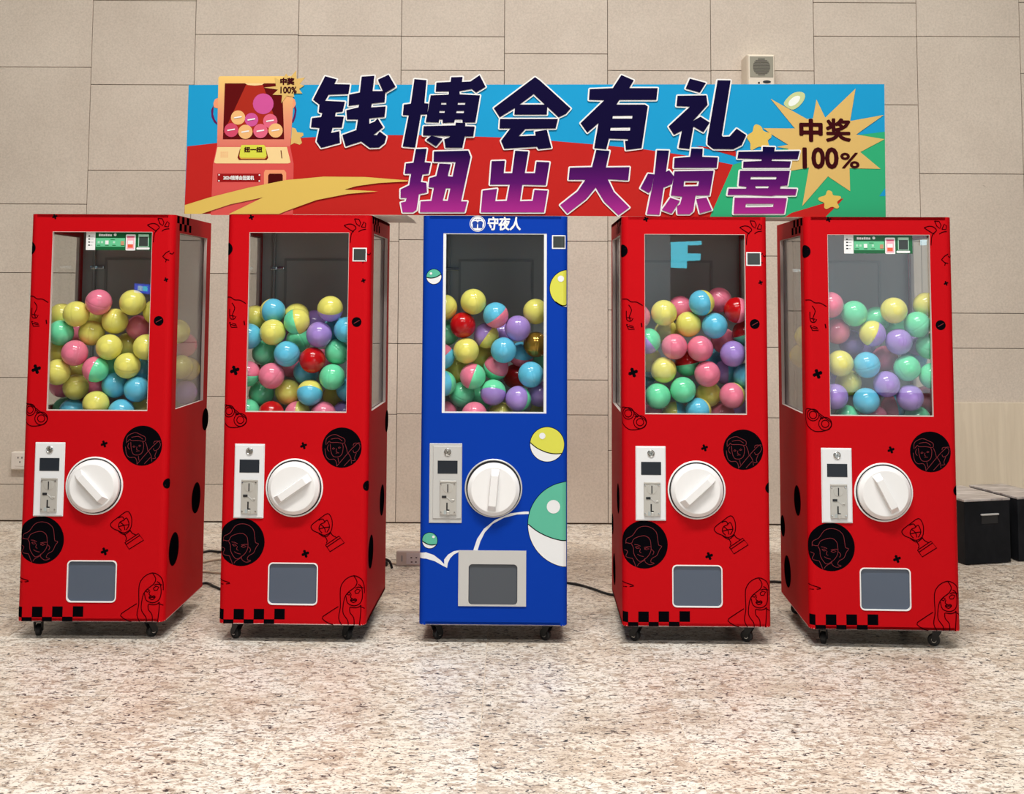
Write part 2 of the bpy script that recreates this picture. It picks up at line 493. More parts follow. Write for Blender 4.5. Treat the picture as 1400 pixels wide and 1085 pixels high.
ART = {"circ":{"woman":[-194.5,367.1,87.8],"man":[176.2,717.6,74.5],"bean":[224.5,1185.0,18.5],"bean_l":[-276.6,1458.8,24.2],"bean_r":[276.0,576.2,18.9]},"line":{"woman":[[[-262.1,369.2],[-259.8,387.0],[-237.2,400.4],[-219.1,424.9],[-196.5,434.0],[-169.5,429.7],[-149.3,412.2],[-143.6,383.4],[-140.5,365.7],[-129.3,361.4],[-138.4,348.1],[-147.5,328.1],[-165.5,316.9],[-170.0,303.6],[-156.6,299.3],[-174.6,293.9],[-190.3,303.5],[-192.5,316.7]],[[-262.1,373.7],[-241.8,371.6],[-232.8,387.2],[-210.2,397.1],[-189.9,398.6],[-174.2,387.6],[-169.8,369.9],[-169.9,343.4],[-183.5,321.2],[-208.3,305.5],[-221.7,314.3],[-232.9,334.1],[-235.1,356.2],[-241.8,369.4]],[[-230.6,367.3],[-219.3,366.0],[-208.1,360.8]],[[-194.6,356.5],[-181.1,359.2],[-167.6,358.9]],[[-227.4,358.4],[-217.1,359.8],[-211.2,353.7],[-221.6,352.7],[-227.4,358.4]],[[-194.6,351.2],[-185.6,355.7],[-175.2,351.3],[-185.6,347.7],[-194.6,351.2]],[[-208.1,351.9],[-211.3,340.9],[-205.0,336.9]],[[-219.4,332.0],[-209.5,326.3],[-196.1,323.3]],[[-237.5,316.4],[-230.8,300.9],[-224.1,284.7]],[[-192.5,310.1],[-212.8,298.9],[-219.6,289.1]],[[-268.9,347.1],[-255.4,341.8],[-262.2,322.8],[-237.5,316.4]],[[-169.8,352.2],[-158.6,341.3],[-163.2,330.2]]],"man":[[[116.8,727.4],[117.3,748.2],[131.3,760.4],[150.5,765.8],[167.6,759.0],[184.7,750.5],[187.9,740.2],[182.5,733.3],[160.2,736.5],[134.3,736.2],[129.2,741.4],[120.3,730.9]],[[134.5,748.3],[160.5,752.0],[177.6,741.8]],[[132.4,731.0],[135.3,705.2],[141.9,688.0],[152.1,682.9],[167.7,684.8],[178.3,697.0],[181.4,721.2],[177.3,731.5]],[[125.4,727.5],[121.7,713.6],[128.4,703.4]],[[113.1,713.6],[117.7,686.0],[129.5,674.0],[148.5,674.2],[156.8,662.3],[158.2,648.5]],[[162.4,679.6],[165.5,662.3]],[[158.2,648.5],[200.7,698.9],[220.2,719.8],[237.8,735.5],[244.7,733.9]],[[218.6,725.0],[222.2,733.6],[237.8,733.8],[244.4,721.8],[237.1,706.2],[223.2,699.1],[218.2,707.7]],[[200.7,697.2],[210.7,680.1],[213.6,659.4]],[[231.8,699.2],[224.4,680.2],[227.7,671.6],[215.6,669.8]],[[140.7,713.0],[145.1,717.3],[150.2,713.9],[145.0,711.3],[140.7,713.0]],[[162.3,716.6],[166.7,720.1],[171.8,717.6],[166.6,714.4],[162.3,716.6]],[[154.1,696.7],[160.2,698.5],[166.2,697.7]],[[185.9,650.5],[208.8,674.9]],[[187.7,731.6],[194.2,714.4],[197.3,698.9]],[[156.2,714.0],[155.1,703.6],[159.4,702.8]]],"trophy":[[[66.5,429.8],[96.5,454.6],[126.4,474.6],[140.9,460.1],[145.2,435.7],[139.7,408.8],[117.4,395.3],[95.5,403.3],[73.6,412.8],[66.5,429.8]],[[94.0,449.7],[108.8,454.8],[115.9,442.7],[101.0,435.1],[95.8,418.0],[107.7,403.5]],[[115.9,442.7],[125.9,450.1],[135.2,425.8],[125.0,406.1]],[[101.0,435.1],[115.5,423.1],[120.1,406.1]],[[95.8,418.0],[115.5,423.1],[135.2,425.8]],[[117.3,393.9],[126.8,376.9],[124.1,366.2]],[[139.7,406.3],[146.8,395.7],[161.4,388.1]],[[121.5,359.8],[171.3,393.1],[191.3,369.0],[138.2,335.7],[121.5,359.8]],[[126.3,352.5],[176.0,386.3]],[[95.5,403.3],[100.3,398.5],[119.7,389.0],[139.6,403.9]]],"lady":[[[186.0,70.0],[174.4,96.3],[180.2,135.0],[178.8,183.4],[181.9,212.5],[199.6,236.9],[229.1,249.5],[255.7,237.7],[267.3,213.7],[269.1,184.7]],[[229.1,248.0],[240.8,227.8],[233.1,208.4],[208.2,188.6],[195.6,169.1],[189.9,135.2],[191.8,111.1],[208.3,87.2],[210.3,68.9]],[[200.6,174.0],[207.3,149.9],[231.5,140.6],[253.6,150.6],[261.5,174.9],[257.5,208.7],[245.5,218.2]],[[204.2,182.8],[210.7,189.6],[218.9,186.4],[211.9,179.0],[204.2,182.8]],[[232.7,193.8],[242.7,201.2],[253.3,198.0],[247.2,186.8],[236.4,185.7],[232.7,193.8]],[[235.4,204.5],[247.7,208.6],[264.7,204.9]],[[220.2,181.6],[217.6,171.8],[224.3,165.7]],[[217.3,159.7],[224.8,165.7],[229.6,163.8],[234.5,166.3],[240.7,161.1],[229.3,152.2],[217.3,159.7]],[[217.3,159.7],[240.7,161.1]],[[215.3,135.6],[216.3,116.3],[230.5,97.2],[232.2,69.3]],[[253.5,143.4],[256.5,126.5],[251.7,69.6]],[[216.7,135.6],[238.6,133.5],[258.3,141.0]],[[172.9,137.3],[138.2,115.1],[113.4,93.0],[154.3,68.0]],[[258.2,136.2],[271.2,129.2]]],"leaf":[[[171.2,1549.0],[189.5,1554.7],[206.2,1551.9],[217.3,1539.3],[206.0,1528.0],[198.8,1513.9],[195.7,1483.0]],[[171.2,1549.0],[185.1,1539.2],[200.4,1529.4],[208.8,1525.2]],[[210.7,1574.5],[227.5,1573.1],[234.3,1559.1],[230.0,1546.4],[218.9,1554.8],[210.7,1574.5]],[[237.0,1543.6],[247.0,1563.3],[253.9,1556.3],[252.3,1542.3],[237.0,1543.6]],[[227.0,1525.3],[238.2,1532.4],[255.1,1535.2]]],"fish":[[[233.2,1429.3],[245.1,1442.6],[258.4,1450.5]],[[233.2,1429.3],[244.5,1419.1],[257.6,1415.2]],[[244.2,1407.4],[248.4,1419.1]],[[258.2,1442.7],[268.2,1438.8],[276.1,1446.6]]],"face":[[[-275.1,1275.7],[-255.5,1275.8],[-239.9,1265.8],[-219.2,1264.8],[-196.8,1252.0]],[[-250.0,1254.6],[-238.8,1235.1],[-247.3,1209.9],[-243.4,1196.0]],[[-258.4,1232.2],[-256.8,1198.7],[-241.7,1193.2],[-233.3,1204.4]],[[-255.7,1207.1],[-238.9,1204.4]],[[-258.5,1180.9],[-233.4,1173.8],[-227.9,1162.7],[-250.2,1162.6],[-258.5,1180.9]],[[-254.6,1173.7],[-233.4,1168.2]],[[-202.6,1186.8],[-199.9,1171.2]]],"mask":[[[-280.6,868.5],[-256.6,870.2],[-232.9,856.9],[-209.3,839.2],[-188.6,824.5],[-185.9,809.6],[-201.0,794.6],[-228.0,788.4],[-251.8,791.1],[-275.4,811.8],[-284.0,838.6],[-280.6,868.5]],[[-230.0,848.0],[-215.3,836.2],[-228.7,839.1]]],"tick":[[[-282.2,230.2],[-255.2,224.7],[-233.2,216.3],[-275.1,211.8]]]},"x":[[32.3,723.4,13.9],[46.3,327.1,15.4],[-183.5,1579.1,10.9],[248.1,1340.9,9.3],[-233.6,1001.1,19.3]],"check":[[[-279.4,84.6],[-254.3,122.8]],[[-217.1,85.6],[-178.2,123.9]],[[-142.0,86.7],[-103.1,125.1]],[[-65.1,87.9],[-26.2,126.2]],[[-255.1,66.6],[-217.1,85.6]],[[-179.1,67.8],[-142.0,86.7]],[[-104.1,69.0],[-65.1,87.9]]],"mask_c":[[-252.4,849.3,21.5],[-252.4,849.3,13.4],[-208.1,816.9,23.9],[-208.1,816.9,13.4]],"side_r":[[378.6,457.3,62.8],[98.2,315.3,65.8],[484.4,762.8,46.2]],"side_l":[[180.2,502.6,57.4],[457.8,349.3,43.0],[377.1,185.6,70.2],[73.8,685.2,80.6]],"side_chk":[[64.8,1586.9],[197.9,1530.0],[28.7,1576.7]],"qr2":[[205.6,1413.2],[258.9,1464.8]],"qr4":[[194.9,1403.9],[250.8,1455.7]],"qr3":[[215.7,1464.6],[267.9,1516.3]],"lab1":[[-65.4,1452.7],[187.6,1523.3]],"lab5":[[-124.8,1451.5],[130.7,1522.3]],"blue":{"circ":{"lemon":[199.4,732.9,63.2],"big":[284.6,439.1,155.5],"small":[-236.9,376.5,28.2],"up":[-231.1,1357.2,27.7],"right":[277.7,1314.7,69.4],"logo":[-67.0,1558.6,30.2]},"poly":{"sw1":[[-74.2,342.9],[-60.4,383.6],[-35.8,420.4],[5.5,453.3],[63.4,478.2],[113.1,485.1],[131.3,485.2],[131.3,476.2],[88.2,474.3],[38.6,461.7],[-2.7,439.4],[-31.5,408.2],[-47.9,375.6],[-58.4,341.4]],"sw2":[[-281.9,329.0],[-250.5,333.4],[-221.4,323.8],[-196.4,305.4],[-175.5,283.7],[-171.3,277.2],[-187.9,285.2],[-217.0,301.2],[-250.3,310.6],[-281.7,310.4]],"sw3":[[-171.3,277.2],[-182.1,289.3],[-182.3,307.9],[-167.6,325.9],[-147.0,338.2],[-128.0,341.6],[-127.9,335.9],[-146.9,326.1],[-160.8,311.3],[-168.9,293.4]]},"text":[[-29.5,1533.4],[97.2,1585.6]],"seam_lemon":[[137.0,738.3],[162.0,718.7],[195.3,704.2],[224.5,698.6],[253.6,699.6]],"seam_big":[[128.2,440.4],[163.0,413.8],[204.5,393.8],[245.8,381.9],[277.3,378.1]],"seam_small":[[-264.2,373.9],[-246.7,364.3],[-230.1,360.3],[-211.0,362.9]],"seam_up":[[-258.0,1354.0],[-242.1,1351.7],[-222.4,1355.7],[-204.3,1366.1]],"seam_right":[[228.8,1265.6],[248.6,1253.1],[264.4,1250.1],[280.1,1257.2]],"hl":[[181.0,764.1,11.7],[223.2,503.8,24.9],[-222.9,390.5,5.0],[249.2,1351.6,11.8],[-242.3,1369.1,4.8]]}}
BALLS = [[["P",-29,62,1254],["Y",102,62,1253],["Y",-117,70,1208],["Y",20,107,1180],["M",-182,87,1135],["P",-115,62,1059],["Y",17,62,1082],["Y",159,62,1083],["PM",-33,62,997,-20,0],["Y",-182,70,985],["Y",89,62,1012],["B",123,79,921],["Y",-133,130,923],["Y",-27,62,866],["B",71,62,835],["B",25,112,933],["Y",174,120,1217],["P",93,168,1154],["Y",-74,120,1134],["Y",-212,149,1061],["B",-153,152,828],["M",-212,232,828],["Y",124,149,829],["B",114,157,989],["Y",-212,162,1199],["P",-171,223,1132],["Y",38,215,1084],["P",-212,191,927],["Y",-191,274,979],["M",-13,167,1008],["P",-83,218,918],["Y",-93,194,1201],["V",128,255,974],["P",212,383,1077],["Y",212,335,990],["Y",212,438,975],["Y",212,279,1136],["V",212,400,882]],[["Y",-108,62,1143],["MY",-16,62,1184,15,0],["V",71,62,1135],["B",-52,62,1061],["R",47,62,1038],["M",124,62,974],["P",-109,62,977],["YB",39,62,914,-90,0.6],["M",136,98,1068],["YV",112,62,1233,-95,-0.45],["B",177,62,1154],["B",-205,82,1126],["PM",-207,79,983,-95,-0.1],["R",-108,62,833],["PY",-14,95,830,0,0],["P",88,82,831],["M",-205,82,838],["YB",-124,120,1222,0,0.7],["M",-157,141,1060],["M",-169,149,902],["Y",-62,133,910],["B",177,128,923],["V",158,152,828],["Y",-206,170,1195],["Y",-42,175,1204],["M",-38,202,1109],["V",12,255,1176],["B",2,162,985],["P",-71,226,1009],["Y",109,215,888],["B",114,162,1152],["P",51,242,1023],["V",-90,287,1110]],[["Y",-84,62,1263],["BP",2,62,1212,-50,-0.2],["V",87,70,1162],["R",-124,70,1173],["Y",156,103,1226],["Y",-110,62,1076],["B",33,62,1079],["PM",-84,62,979,-20,0],["B",138,62,987],["VM",-6,70,918,85,-0.45],["VM",90,62,895,-15,-0.7],["Y",-196,82,1241],["PB",-204,82,1052,-50,-0.1],["BM",-197,62,951,0,-0.7],["P",-77,62,834],["VY",-35,112,1132,-35,0],["MP",2,128,1008,60,0.45],["G",157,112,1099],["BP",100,184,1057,-100,-0.4],["M",-128,120,905],["M",-191,136,1141],["P",-194,112,831],["Y",24,112,828],["V",172,117,909],["Y",183,176,828],["R",78,226,968],["Y",-148,162,996],["M",-63,194,884],["Y",-54,202,1047],["M",186,234,1038],["V",24,194,1134]],[["Y",-109,62,1224],["BY",35,62,1263,10,-0.55],["Y",-12,87,1180],["B",84,62,1176],["RP",169,62,1236,-5,-0.1],["P",-70,62,1096],["P",29,62,1089],["V",153,62,1070],["Y",-110,74,1006],["P",55,62,993],["M",-38,62,932],["M",-134,62,908],["PY",149,62,912,5,-0.75],["BY",21,70,853,0,-0.75],["VM",-171,62,1117,40,0],["P",-210,62,1209],["B",209,95,984],["YB",-58,128,834,0,0],["RM",210,112,1146,-70,0],["Y",71,136,910],["RM",-11,133,1028,-80,0],["VB",147,173,993,0,0],["P",126,152,829],["Y",-157,157,1041],["B",-174,224,969],["V",212,200,837],["P",-32,162,1240],["P",119,162,1274],["P",138,175,1115],["Y",-86,162,1146],["B",108,255,1032],["P",-153,162,828]],[["P",-167,62,1258],["M",-74,74,1225],["Y",72,62,1238],["P",-128,122,1156],["YV",-10,62,1150,-25,0],["V",88,62,1120],["M",162,70,1185],["Y",-133,62,1037],["B",-33,62,1032],["M",117,63,1021],["V",39,62,960],["V",-155,62,912],["B",-38,62,897],["V",126,62,910],["M",-100,99,828],["M",212,95,1103],["M",212,62,992],["M",164,106,828],["Y",212,117,1258],["V",-58,176,1110],["Y",-88,120,960],["PB",98,173,863,10,0],["P",9,120,828],["P",212,160,896],["M",36,162,1202],["P",65,162,1051],["M",116,215,1167],["V",201,194,1111],["B",212,271,1046],["V",5,247,1074],["V",-133,210,969],["Y",-212,250,1130],["Y",-212,350,1050]]]
WIN = (-0.1892, 0.1912, 0.8464, 1.5223)
BWIN = (-0.1965, 0.196, 0.847, 1.522)

def cabinet_mesh(m, win, hole):
    mb = MB()
    holes = [rrect(*hole, 0.012)[::-1], rect(*win)[::-1]]
    mb.prism([rect(-FA, FA, ZB, ZT)] + holes, 0.0, 0.012, 0, 1)
    for g in (-1, 1):                                   # rounded corners, then the side walls with their openings
        n = 6
        for k in range(n):
            t0, t1 = math.pi / 2 * k / n, math.pi / 2 * (k + 1) / n
            q = [(g * (FA + RC * math.sin(t)), RC - RC * math.cos(t)) for t in (t0, t1)]
            vs = [(q[0][0], q[0][1], ZB), (q[1][0], q[1][1], ZB), (q[1][0], q[1][1], ZT), (q[0][0], q[0][1], ZT)]
            mb.add(vs, [[0, 1, 2, 3] if g > 0 else [3, 2, 1, 0]], True, 0)
        side = [rect(RC, DEP, ZB, ZT), rect(0.070, 0.445, 0.8464, 1.5223)[::-1]]
        if g > 0: mb.prism(side, 0, 0.012, 0, 1, place=lambda a, t, z: (W2 - t, a, z))
        else: mb.prism([[(-p[0], p[1]) for p in lp] for lp in side], 0, 0.012, 0, 1, place=lambda a, t, z: (-W2 + t, -a, z))
    outline = [(-W2, DEP), (W2, DEP)] + [(FA + RC * math.cos(t), RC - RC * math.sin(t)) for t in (0, .4, .8, 1.2, 1.5708)] + [(-FA - RC * math.sin(t), RC - RC * math.cos(t)) for t in (0, .4, .8, 1.2, 1.5708)]
    for z0, z1 in ((ZT - 0.012, ZT), (ZB, ZB + 0.003), (ZB + 0.003, ZB + 0.012)):
        mb.prism([outline[::-1]], z0, z1, 2 if z1 == ZB + 0.003 else 0, 1 if z1 == ZB + 0.003 else None, place=lambda a, t, c: (a, c, t))  # underside coloured black to deepen the shade under the cabinet
    mb.box(-W2 + 0.002, W2 - 0.002, DEP - 0.012, DEP, ZB, ZT)
    return mb.mesh('cabinet_body', [m, M['edge'], M['black']])

BODY = {'red': cabinet_mesh(M['red'], WIN, (-0.090, 0.0936, 0.1415, 0.2932)), 'blue': cabinet_mesh(M['blue'], BWIN, (-0.091, 0.090, 0.145, 0.2925))}

def build_caster(parent, x, y, rz):
    mb = MB()
    mb.box(-0.026, 0.026, -0.026, 0.026, -0.003, 0.0, 0.001, seg=1)
    mb.lathe([(0.0, 0), (0.016, 0), (0.016, 0.012), (0.0, 0.012)], 16, Matrix.Translation((0, 0, -0.003)) @ Matrix.Rotation(math.radians(-90), 4, 'X'))
    for g in (-1, 1):
        mb.prism([[(-0.016, -0.014), (0.006, -0.052), (0.020, -0.052), (0.016, -0.014)]], g * 0.0135 - 0.0015, g * 0.0135 + 0.0015, place=lambda a, t, z: (t, a, z))
    c = mb.build('caster', M['black'], parent)
    c.location = (x, y, ZB); c.rotation_euler = (0, 0, rz)
    R = Matrix.Translation((0, 0.012, -0.048)) @ Matrix.Rotation(math.radians(90), 4, 'Z')
    wl = MB().lathe([(0.0, -0.011), (0.010, -0.011), (0.011, -0.0095), (0.019, -0.0095), (0.022, -0.007), (0.022, 0.007), (0.019, 0.0095), (0.011, 0.0095), (0.010, 0.011), (0, 0.011)], 24, R)
    wl.lathe([(0.0065, -0.0112), (0.009, -0.0112)], 20, R, mi=1).lathe([(0.009, 0.0112), (0.0065, 0.0112)], 20, R, mi=1)
    wl.build('wheel', [M['black'], M['chrome']], c)
    return c

def build_control_plate(parent, metal, blue=False):
    x0, x1, z0, z1 = (-0.2257, -0.1132, 0.4547, 0.7286)
    fx = 0.0
    if blue: x0, x1, z0, z1 = (-0.2405, -0.1185, 0.4415, 0.734)
    cx, cz = -0.1695, 0.5917
    mb = MB().box(x0, x1, -0.003, 0.0005, z0, z1, 0.0012, seg=1)
    lo = -0.0065
    if blue: cx = -0.1735
    mb.box(cx - 0.053, cx + 0.0535, lo, -0.003, cz - 0.133, cz + 0.133, 0.0008, seg=1)
    pl = mb.build('control_plate', metal, parent)
    S = 3.0e-4
    px = lambda a: cx + (a - 312) * S
    pz = lambda b: cz - (b - 548) * S
    lk = MB().lathe([(0.0135, lo), (0.0135, lo - 0.003), (0.0115, lo - 0.0042), (0.0095, lo - 0.0030), (0.007, lo - 0.0030), (0.006, lo - 0.005), (0, lo - 0.005)], 28, Matrix.Translation((px(315), 0, pz(178))))
    lk.box(px(315) - 0.001, px(315) + 0.001, lo - 0.0054, lo - 0.0045, pz(178) - 0.0035, pz(178) + 0.0035, mi=1)
    lk.build('key_lock', [M['chrome'], M['dark']], pl)
    ds = MB().box(px(192), px(440), lo - 0.0012, lo + 0.001, pz(443), pz(283), 0.0006, seg=1)
    ds.build('display', M['display'], pl)
    ca = MB()
    ca.box(px(225), px(430), lo - 0.006, lo, pz(945), pz(530), 0.002)
    ca.box(px(225), px(430), lo - 0.0085, lo - 0.004, pz(550), pz(525), 0.002)
    ca.lathe([(0.0185, lo - 0.006), (0.0185, lo - 0.0068), (0.017, lo - 0.0072), (0, lo - 0.0072)], 28, Matrix.Translation((px(322), 0, pz(615))))
    ca.box(px(322) - 0.002, px(322) + 0.002, lo - 0.0078, lo - 0.0068, pz(668), pz(570), mi=1)
    ca.box(px(250), px(306), lo - 0.0085, lo - 0.005, pz(738), pz(708), 0.001, mi=1, seg=1)
    ca.box(px(305), px(322), lo - 0.0068, lo - 0.005, pz(890), pz(795), mi=1)
    ca.box(px(312), px(345), lo - 0.0068, lo - 0.005, pz(892), pz(878), mi=1)
    ca.box(px(275), px(308), lo - 0.0066, lo - 0.005, pz(938), pz(888), mi=2)
    ca.box(px(312), px(345), lo - 0.0105, lo - 0.005, pz(945), pz(895), 0.0012, seg=1)
    ca.box(px(365), px(405), lo - 0.009, lo - 0.005, pz(775), pz(752), 0.002, mi=0)
    a = Matrix.Translation((px(345), lo - 0.0062, pz(755))) @ Matrix.Rotation(math.radians(40), 4, 'Y')
    ca.box(-0.014, 0.014, -0.0015, 0.001, -0.0012, 0.0012, mtx=a, mi=3)
    for u, v in ((238, 568), (405, 568), (240, 915), (408, 915)):
        ca.lathe([(0.0032, lo - 0.006), (0.0032, lo - 0.0074), (0, lo - 0.0078)], 10, Matrix.Translation((px(u), 0, pz(v))), mi=4)
    ca.build('coin_acceptor', [M['alloy'], M['dark'], M['inner'], M['grey_metal'], M['chrome']], pl)
    return pl

def build_dial(parent, ang, blue=False):
    cx, cz = (0.0012, 0.5685)
    if blue: cx, cz = -0.0005, 0.5705
    T = Matrix.Translation((cx, 0, cz))
    ring = MB().lathe([(0.1075, 0.0003), (0.1075, -0.004), (0.1055, -0.0055), (0.1025, -0.0055), (0.1020, -0.001)], 56, T)
    ring.lathe([(0.1022, -0.0012), (0.0, -0.0012)], 56, T, mi=1, smooth=False)
    ring.build('dial_ring', [M['grey_metal'] if blue else M['white'], M['dark']], parent)
    T2 = T @ Matrix.Translation((0.0008, 0, -0.0028) if blue else (0.0, 0, 0.0))
    d = MB().lathe([(0.0970, -0.0015), (0.0970, -0.016), (0.0957, -0.0185), (0.0835, -0.0290), (0.0815, -0.0298), (0.0, -0.0292)], 64, T2)
    dial = d.build('dial', M['white'], parent)
    R = T2 @ Matrix.Rotation(math.radians(90 - ang), 4, 'Y')      # local +Z of the grip points at its bright upper end
    g = MB()
    L, l2, w0, w1, y0, y1 = 0.0865, 0.056, 0.0165, 0.0135, -0.020, -0.050
    vs = [(-w0, y0, -L), (w0, y0, -L), (w0, y0, L), (-w0, y0, L), (-w1, y1, -l2), (w1, y1, -l2), (w1, y1, l2), (-w1, y1, l2)]
    b = bmesh.new()
    bv = [b.verts.new(v) for v in vs]
    for f in ((3, 2, 1, 0), (4, 5, 6, 7), (0, 1, 5, 4), (1, 2, 6, 5), (2, 3, 7, 6), (3, 0, 4, 7)): b.faces.new([bv[i] for i in f])
    bmesh.ops.recalc_face_normals(b, faces=b.faces[:])
    bmesh.ops.bevel(b, geom=b.edges[:], offset=0.0015, segments=2, profile=0.5, affect='EDGES')
    g.bm(b, False, 0, R)
    g.build('dial_grip', M['white'], dial)

def ring_mb(outer, inner, y0, y1, mi=0, mb=None):
    return (mb or MB()).prism([outer, inner[::-1]], y0, y1, mi)

def build_interior(root, win, trims):
    MB().box(-0.262, 0.262, 0.486, 0.491, 0.776, 1.576).build('back_panel', M['inner'], root)
    MB().box(-0.262, 0.262, 0.013, 0.486, 0.765, 0.775).build('tank_floor', M['inner'], root)
    b = MB().box(-0.215, -0.203, 0.468, 0.486, 0.78, 1.575, 0.003)
    b.build('corner_strip', M['inner_trim'], root)
    hz = 1.398
    hg = MB().box(-0.222, -0.196, 0.462, 0.468, hz - 0.008, hz + 0.008, 0.002).box(-0.200, -0.166, 0.466, 0.486, hz - 0.006, hz + 0.006, 0.002)
    hg.lathe([(0.006, 0), (0.006, -0.004), (0, -0.004)], 12, Matrix.Translation((-0.212, 0.462, hz)))
    hg.build('latch', M['chrome'], root)
    dr = ring_mb(rect(-0.168, 0.150, 0.80, 1.44), rect(-0.158, 0.140, 0.81, 1.43), 0.482, 0.4865)
    dr.build('service_door', M['inner_trim'], root)
    gl = MB().box(win[0] - 0.006, win[1] + 0.006, 0.0125, 0.0155, win[2] - 0.006, win[3] + 0.006).build('front_pane', M['glass'], root)
    for g in (-1, 1):
        MB().box(g * 0.2595 - 0.0015, g * 0.2595 + 0.0015, 0.064, 0.451, 0.842, 1.528).build('side_pane', M['glass'], root)

def label_sticker(root, box):
    x0, z0, x1, z1 = box
    wd, hg = x1 - x0, z1 - z0
    X = lambda u: x0 + wd * (u - 78) / 1212.0
    Z = lambda v: z1 - hg * (v - 90) / 335.0
    yb = 0.0120
    p = MB()
    p.box(X(250), X(1290), yb - 0.0003, yb + 0.0004, Z(422), Z(95), mi=0)
    lb = p.build('payment_label', [M['lab_green']], root)
    q = MB().box(X(78), X(247), yb - 0.0006, yb - 0.0003, Z(425), Z(88), mi=0)
    for v in (170, 225, 280, 335):
        q.box(X(118), X(150), yb - 0.0009, yb - 0.0006, Z(v + 12), Z(v - 10), mi=1)
        q.box(X(155), X(215 - (v == 335) * 20), yb - 0.0009, yb - 0.0006, Z(v + 7), Z(v - 4), mi=2)
    q.build('price_strip', [M['white'], M['ink'], M['inner']], lb)
    r = MB().box(X(257), X(790), yb - 0.0006, yb - 0.0003, Z(362), Z(205), mi=0)
    for u in (310, 370, 455, 590): r.box(X(u) - 0.004, X(u) + 0.004, yb - 0.0009, yb - 0.0006, Z(300), Z(262), mi=1)
    r.box(X(430), X(490), yb - 0.0010, yb - 0.0007, Z(320), Z(250), mi=2)
    for u in (275, 430, 560, 720): r.box(X(u), X(u + 65), yb - 0.0010, yb - 0.0007, Z(344), Z(332), mi=3)
    r.box(X(715), X(775), yb - 0.0010, yb - 0.0007, Z(335), Z(260), mi=4)
    r.box(X(525), X(605), yb - 0.0010, yb - 0.0007, Z(240), Z(230), mi=3)
    r.build('step_chart', [M['lab_mint'], M['lab_mint2'], M['white'], M['lab_green'], M['lab_tan']], lb)
    t = MB()
    for k in range(6): t.box(X(308 + k * 41), X(342 + k * 41), yb - 0.0008, yb - 0.0003, Z(174), Z(130 + (k % 3) * 4))
    t.prism([circ(X(608), Z(145), 0.0055, 16)], yb - 0.0008, yb - 0.0003)
    t.build('title_print', M['white'], lb)
    f = MB().prism([rrect(X(806), X(985), Z(430), Z(138), 0.004)], yb - 0.0009, yb - 0.0003)
    f.box(X(828), X(962), yb - 0.0012, yb - 0.0009, Z(405), Z(172), mi=1)
    f.box(X(845), X(940), yb - 0.0015, yb - 0.0012, Z(380), Z(320), mi=2)
    f.box(X(845), X(940), yb - 0.0015, yb - 0.0012, Z(315), Z(250), mi=0)
    f.box(X(828), X(962), yb - 0.0015, yb - 0.0012, Z(196), Z(172), mi=3)
    f.build('phone_picture', [M['white'], M['lab_pink'], M['lab_orange'], M['lab_rose']], lb)
    c = MB().box(X(1035), X(1225), yb - 0.0007, yb - 0.0003, Z(358), Z(135), mi=0)
    c.box(X(1048), X(1212), yb - 0.0010, yb - 0.0007, Z(350), Z(180), mi=1)
    c.prism([rrect(X(1005), X(1245), Z(412), Z(372), 0.0038)], yb - 0.0010, yb - 0.0003, 2)
    c.build('code_patch', [M['lab_mint2'], M['lab_patch'], M['white']], lb)

for nm, c in dict(lab_green=(8, 92, 48), lab_mint=(96, 190, 140), lab_mint2=(170, 215, 190), lab_tan=(190, 140, 110), lab_pink=(238, 170, 184), lab_orange=(226, 92, 60), lab_rose=(205, 70, 110), lab_patch=(52, 58, 56)).items():
    M[nm] = mat('label_' + nm[4:] + '_print', rgb(*c), 0.4)

def code_sticker(root, box, name='square_sticker'):
    x0, z0, x1, z1 = box
    s = MB(); decal(s, [rect(x0, x1, z0, z1)], 0.0010, 0)
    m_ = 0.0042; decal(s, [rect(x0 + m_, x1 - m_, z0 + m_, z1 - m_)], 0.0014, 1)
    s.build(name, [M['white'], M['lab_patch']], root)

